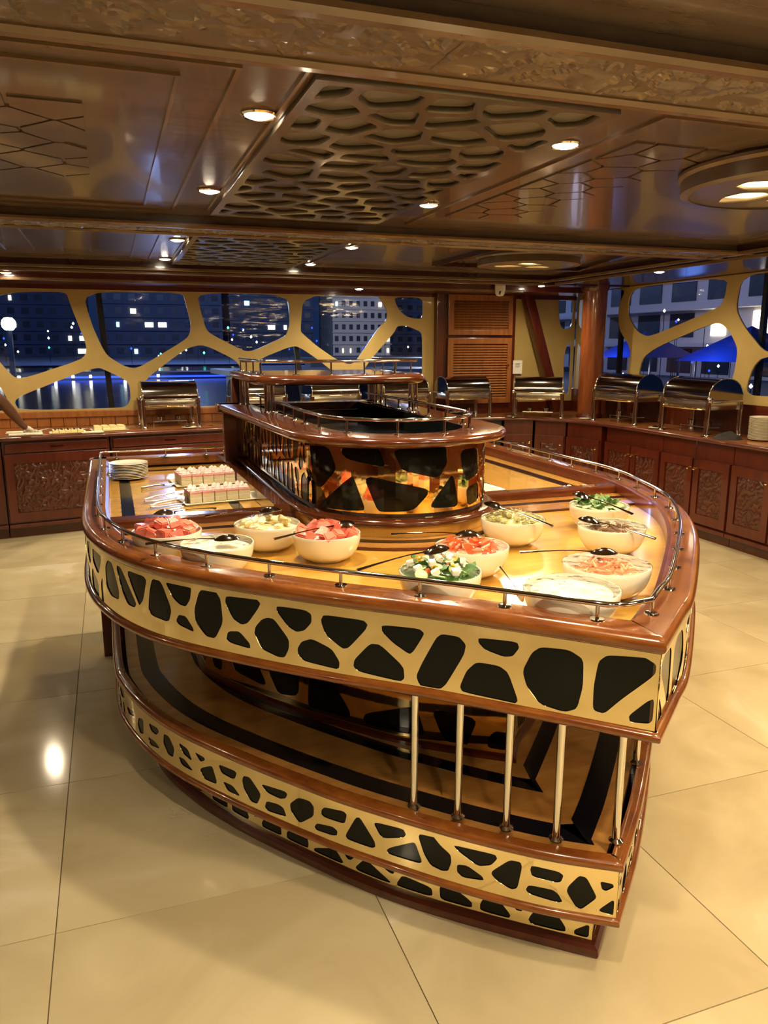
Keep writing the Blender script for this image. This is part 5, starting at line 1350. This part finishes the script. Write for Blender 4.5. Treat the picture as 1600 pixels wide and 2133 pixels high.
# second shoe tip seen at the left edge
# ------------------------------------------------------------------ OUTSIDE
wa = box('water', (-260, 12, -1.3), (420, 420, -1.25), 'water'); tag(wa, kind='structure')
q = empty('quay_wall', (0, 0, 0)); tag(q, 'distant quay edged with a strip of blue light across the water', 'quay')
box('quay_body', (-60, 70, -1.3), (60, 74, -.7), 'facade_dark', q)
box('blue_light_strip', (-5, 69.9, -1.12), (26, 69.98, -.98), 'blue_light', q)
box('blue_light_strip', (27, 69.9, -1.12), (40, 69.98, -1.0), 'blue_light', q)
lm = None
for k in range(12):
    if lm is None: o = B().box(-.11, -.11, -.11, .11, .11, .11, bev=.05).obj('bulb', 'point_light', q); lm = o.data
    else: o = link('bulb', lm, None, q)
    o.location = (-11+k*1.35, 69, -.95)
win_me = {}
def tower(x0, x1, y, z0, z1, m, label, lit, seed, fh=3.0, ww=1.5, group=None, cols=None, face='y', depth=14):
    rnd = random.Random(seed)
    t = empty('apartment_tower', ((x0+x1)/2, y, z0)); tag(t, label, 'building', group)
    W = x1-x0; H_ = z1-z0
    B().box(-W/2, 0, 0, W/2, depth, H_).obj('walls', m, t)
    nx = max(2, int(W/(ww*1.9))); nz = int(H_/fh)
    b = B(); b2 = B()
    for i in range(nz):
        b2.box(-W/2-.3, -.5, i*fh-.12, W/2+.3, 0, i*fh+.12)
        for j in range(nx):
            x = -W/2+(j+.5)*W/nx; z = i*fh+fh*.25
            if rnd.random() < lit:
                c = 'lit_window_cool' if rnd.random() < .18 else 'lit_window'
                k = (c, ww)
                if k not in win_me:
                    o = B().box(-ww*.32, -.12, 0, ww*.32, 0, fh*.36).obj('lit_window', c, t); win_me[k] = o.data
                else: o = link('lit_window', win_me[k], None, t)
                o.location = (x+rnd.uniform(-.4, .4), 0, z); o.scale.x = rnd.choice((.5, .8, 1, 1.6, 2.4))*.8
            else: b.box(x-ww/2, -.05, z, x+ww/2, 0, z+fh*.45)
    o = b.obj('dark_windows', 'window_dark', t); o['kind'] = 'stuff'
    o = b2.obj('balcony_slabs', m, t); o['kind'] = 'stuff'
    return t
tower(-52, -4, 200, -1, 70, 'facade_dark', 'dim apartment tower at the left edge of the back window', .13, 1)
tower(-2, 26, 190, -1, 60, 'facade_dark', 'dark apartment tower with scattered lit windows, left of the centre of the back window', .20, 2)
tower(30, 52, 205, -1, 70, 'facade_dark', 'dark blue apartment tower behind the middle of the back window', .15, 3)
tower(56, 72, 200, -1, 70, 'facade_beige', 'pale beige tower with small square windows seen above the island canopy', .12, 4, ww=1.0)
tower(76, 112, 215, -1, 70, 'facade_dark', 'dark tower behind the right part of the back window', .12, 5)
tower(116, 150, 190, -1, 60, 'facade_dark', 'unlit tower at the right end of the back window', .04, 6)
# shore land and its lamps
o = box('far_shore', (-90, 112, -1.3), (200, 240, -1.0), 'facade_dark'); tag(o, kind='structure')
o = box('quay_ground', (17, 17, -1.3), (75, 105, -1.05), 'facade_dark'); tag(o, kind='structure')
bulbs = {}; pole_me = [None]
def lamp_post(x, y, z0, h, m, s, label, group):
    t = empty('street_lamp', (x, y, z0)); tag(t, label, 'street lamp', group)
    if m not in bulbs:
        o = B().lathe([(0, -.3), (.22, 0), (0, .3)], n=8).obj('lantern', m, t); bulbs[m] = o.data
    else: o = link('lantern', bulbs[m], None, t)
    o.location = (0, 0, h); o.scale = (s, s, s)
    if pole_me[0] is None: o = B().box(-.04, -.04, 0, .04, .04, 1).obj('pole', 'black_plastic', t); pole_me[0] = o.data
    else: o = link('pole', pole_me[0], None, t)
    o.scale = (s, s, h-.2*s)
for k in range(60):
    rnd = random.Random(k+90); x = rnd.uniform(-30, 75)
    m = rnd.choice(('point_light', 'point_light', 'lit_window', 'green_light' if k % 6 == 0 else 'point_light', 'blue_light'))
    lamp_post(x, rnd.uniform(116, 150), -1.0, rnd.uniform(.6, 6.0), m, .75, 'small lamp twinkling along the far shore through the back window', 'far shore lamps')
# moored motor boats outside the back window
def yacht(x, y, s, label, rz=0):
    t = empty('motor_yacht', (x, y, -1.25), rz); tag(t, label, 'boat')
    b = B(); P = [(-5, -1.4), (3, -1.5), (5.2, -.8), (6.2, 0), (5.2, .8), (3, 1.5), (-5, 1.4)]
    b.prism([(a*s, c*s) for a, c in P], -.2, 1.3*s); b.obj('hull', 'boat_white', t)
    b = B(); b.prism([(a*s, c*s) for a, c in [(-3.6, -1.1), (1.6, -1.1), (3.4, 0), (1.6, 1.1), (-3.6, 1.1)]], 1.3*s, 2.2*s); b.obj('cabin', 'boat_white', t, smooth=30)
    b = B(); b.box(-3.2*s, -1.13*s, 1.55*s, 1.4*s, 1.13*s, 1.95*s); b.obj('cabin_windows', 'window_dark', t)
    b = B(); b.prism([(a*s, c*s) for a, c in [(-4, -1.2), (1.4, -1.2), (2.4, 0), (1.4, 1.2), (-4, 1.2)]], 2.2*s, 2.32*s); b.obj('roof', 'boat_white', t)
yacht(6.3, 19.5, .95, 'white motor yacht moored outside the middle of the back window', R(4))
yacht(10.8, 29, 1.0, 'second white boat moored behind the first one outside', R(-8))
# right side: white block with balconies, blue lit awnings
def block(x, y0, y1, z0, z1, m, label, seed, lit=.08, fh=3.0):
    t = empty('balcony_building', (x, (y0+y1)/2, z0)); tag(t, label, 'building'); W = y1-y0; H_ = z1-z0; rnd = random.Random(seed)
    B().box(0, -W/2, 0, 16, W/2, H_).obj('walls', m, t)
    b = B(); b2 = B(); n = int(W/4)
    for i in range(int(H_/fh)):
        b2.box(-1.4, -W/2, i*fh+fh-.5, 0, W/2, i*fh+fh-.2)
        for j in range(n):
            yy = -W/2+(j+.5)*W/n
            if rnd.random() < lit: B().box(-.1, yy-.8, i*fh+.4, 0, yy+.8, i*fh+2.2).obj('lit_window', 'lit_window', t)
            else: b.box(-.08, yy-1.5, i*fh+.3, 0, yy+1.5, i*fh+2.3)
    o = b.obj('dark_windows', 'window_dark', t); o['kind'] = 'stuff'
    o = b2.obj('balcony_slabs', m, t); o['kind'] = 'stuff'
block(47, 45, 67, -1.05, 18, 'facade_white', 'white building with dark balcony bands outside the right window', 3)
block(50, 70, 96, -1.05, 15, 'facade_white', 'lower white building seen right of the round column', 4, .05)
block(52, 16, 41, -1.05, 18, 'facade_white', 'white building beyond the right edge of the picture', 5)
for k, (x, y, s) in enumerate(((24, 31, 1.0), (21, 21.5, 1.0), (20.5, 38.5, 1.0))):
    t = empty('awning', (x, y, -1.2)); tag(t, ['blue lit awning on the quay right of the column', 'blue lit awning behind the right chafing dishes', 'blue awning seen in the corner window'][k], 'awning')
    b = B(); a = 1.7*s; P = [(-a, -a), (a, -a), (a, a), (-a, a)]
    vs = [b.bm.verts.new((px, py, 2.2)) for px, py in P]; top = b.bm.verts.new((0, 0, 3.4))
    for i in range(4): b.bm.faces.new((vs[i], vs[(i+1) % 4], top))
    b.bm.faces.new(vs[::-1]); b.obj('canvas', 'canopy_blue', t)
    for px, py in P: B().tube([(px*.95, py*.95, 0), (px*.95, py*.95, 2.25)], .05, 6).obj('pole', 'steel', t)
    ld = bpy.data.lights.new('awning_light', 'POINT'); ld.energy = 45; ld.color = (.15, .3, 1); ld.shadow_soft_size = .4
    lo = bpy.data.objects.new('awning_light', ld); COL.objects.link(lo); lo.parent = t; lo.location = (-a-1, 0, 2.6)
for k in range(34):
    rnd = random.Random(k+400); y = rnd.uniform(22, 52)
    x = max(18, y*rnd.uniform(.7, 1.0))
    if x > 44 or any(math.dist((x, y), q_) < 5 for q_ in ((24, 31), (21, 21.5), (20.5, 38.5))): continue
    lamp_post(x, y, -1.05, rnd.uniform(.8, 4.6), rnd.choice(('point_light', 'lit_window', 'point_light', 'blue_light')), .35, 'small bright lamp on the quay outside the right windows', 'quay lamps on the right')
# flood lamp on a mast outside the left window
fl_ = empty('flood_lamp', (-1.72, 16.2, -1.25)); tag(fl_, 'very bright white flood lamp on a mast outside the left window', 'flood lamp')
B().tube([(0, 0, 0), (0, 0, 3.1)], .05, 8).obj('mast', 'steel', fl_)
B().lathe([(0, 3.05), (.07, 3.06), (.115, 3.11), (.13, 3.17), (.115, 3.23), (.07, 3.28), (0, 3.29)], n=20).obj('lamp_head', 'flood', fl_, smooth=60)
ld = bpy.data.lights.new('flood_beam', 'POINT'); ld.energy = 90; ld.color = (.75, .85, 1); ld.shadow_soft_size = .15
lo = bpy.data.objects.new('flood_beam', ld); COL.objects.link(lo); lo.parent = fl_; lo.location = (0, -.3, 3.1)
# sourceless point lights added to brighten the facades outside
for (x, y, z, e, c) in ((10, 120, 25, 16000, (.35, .5, 1)), (62, 150, 18, 9000, (.6, .62, .8)), (32, 50, 7, 520, (.85, .75, 1)), (34, 30, 7, 260, (.85, .75, 1))):
    ld = bpy.data.lights.new('facade_fill', 'POINT'); ld.energy = e; ld.color = c; ld.shadow_soft_size = 1.5
    lo = bpy.data.objects.new('facade_fill', ld); COL.objects.link(lo); lo.location = (x, y, z)
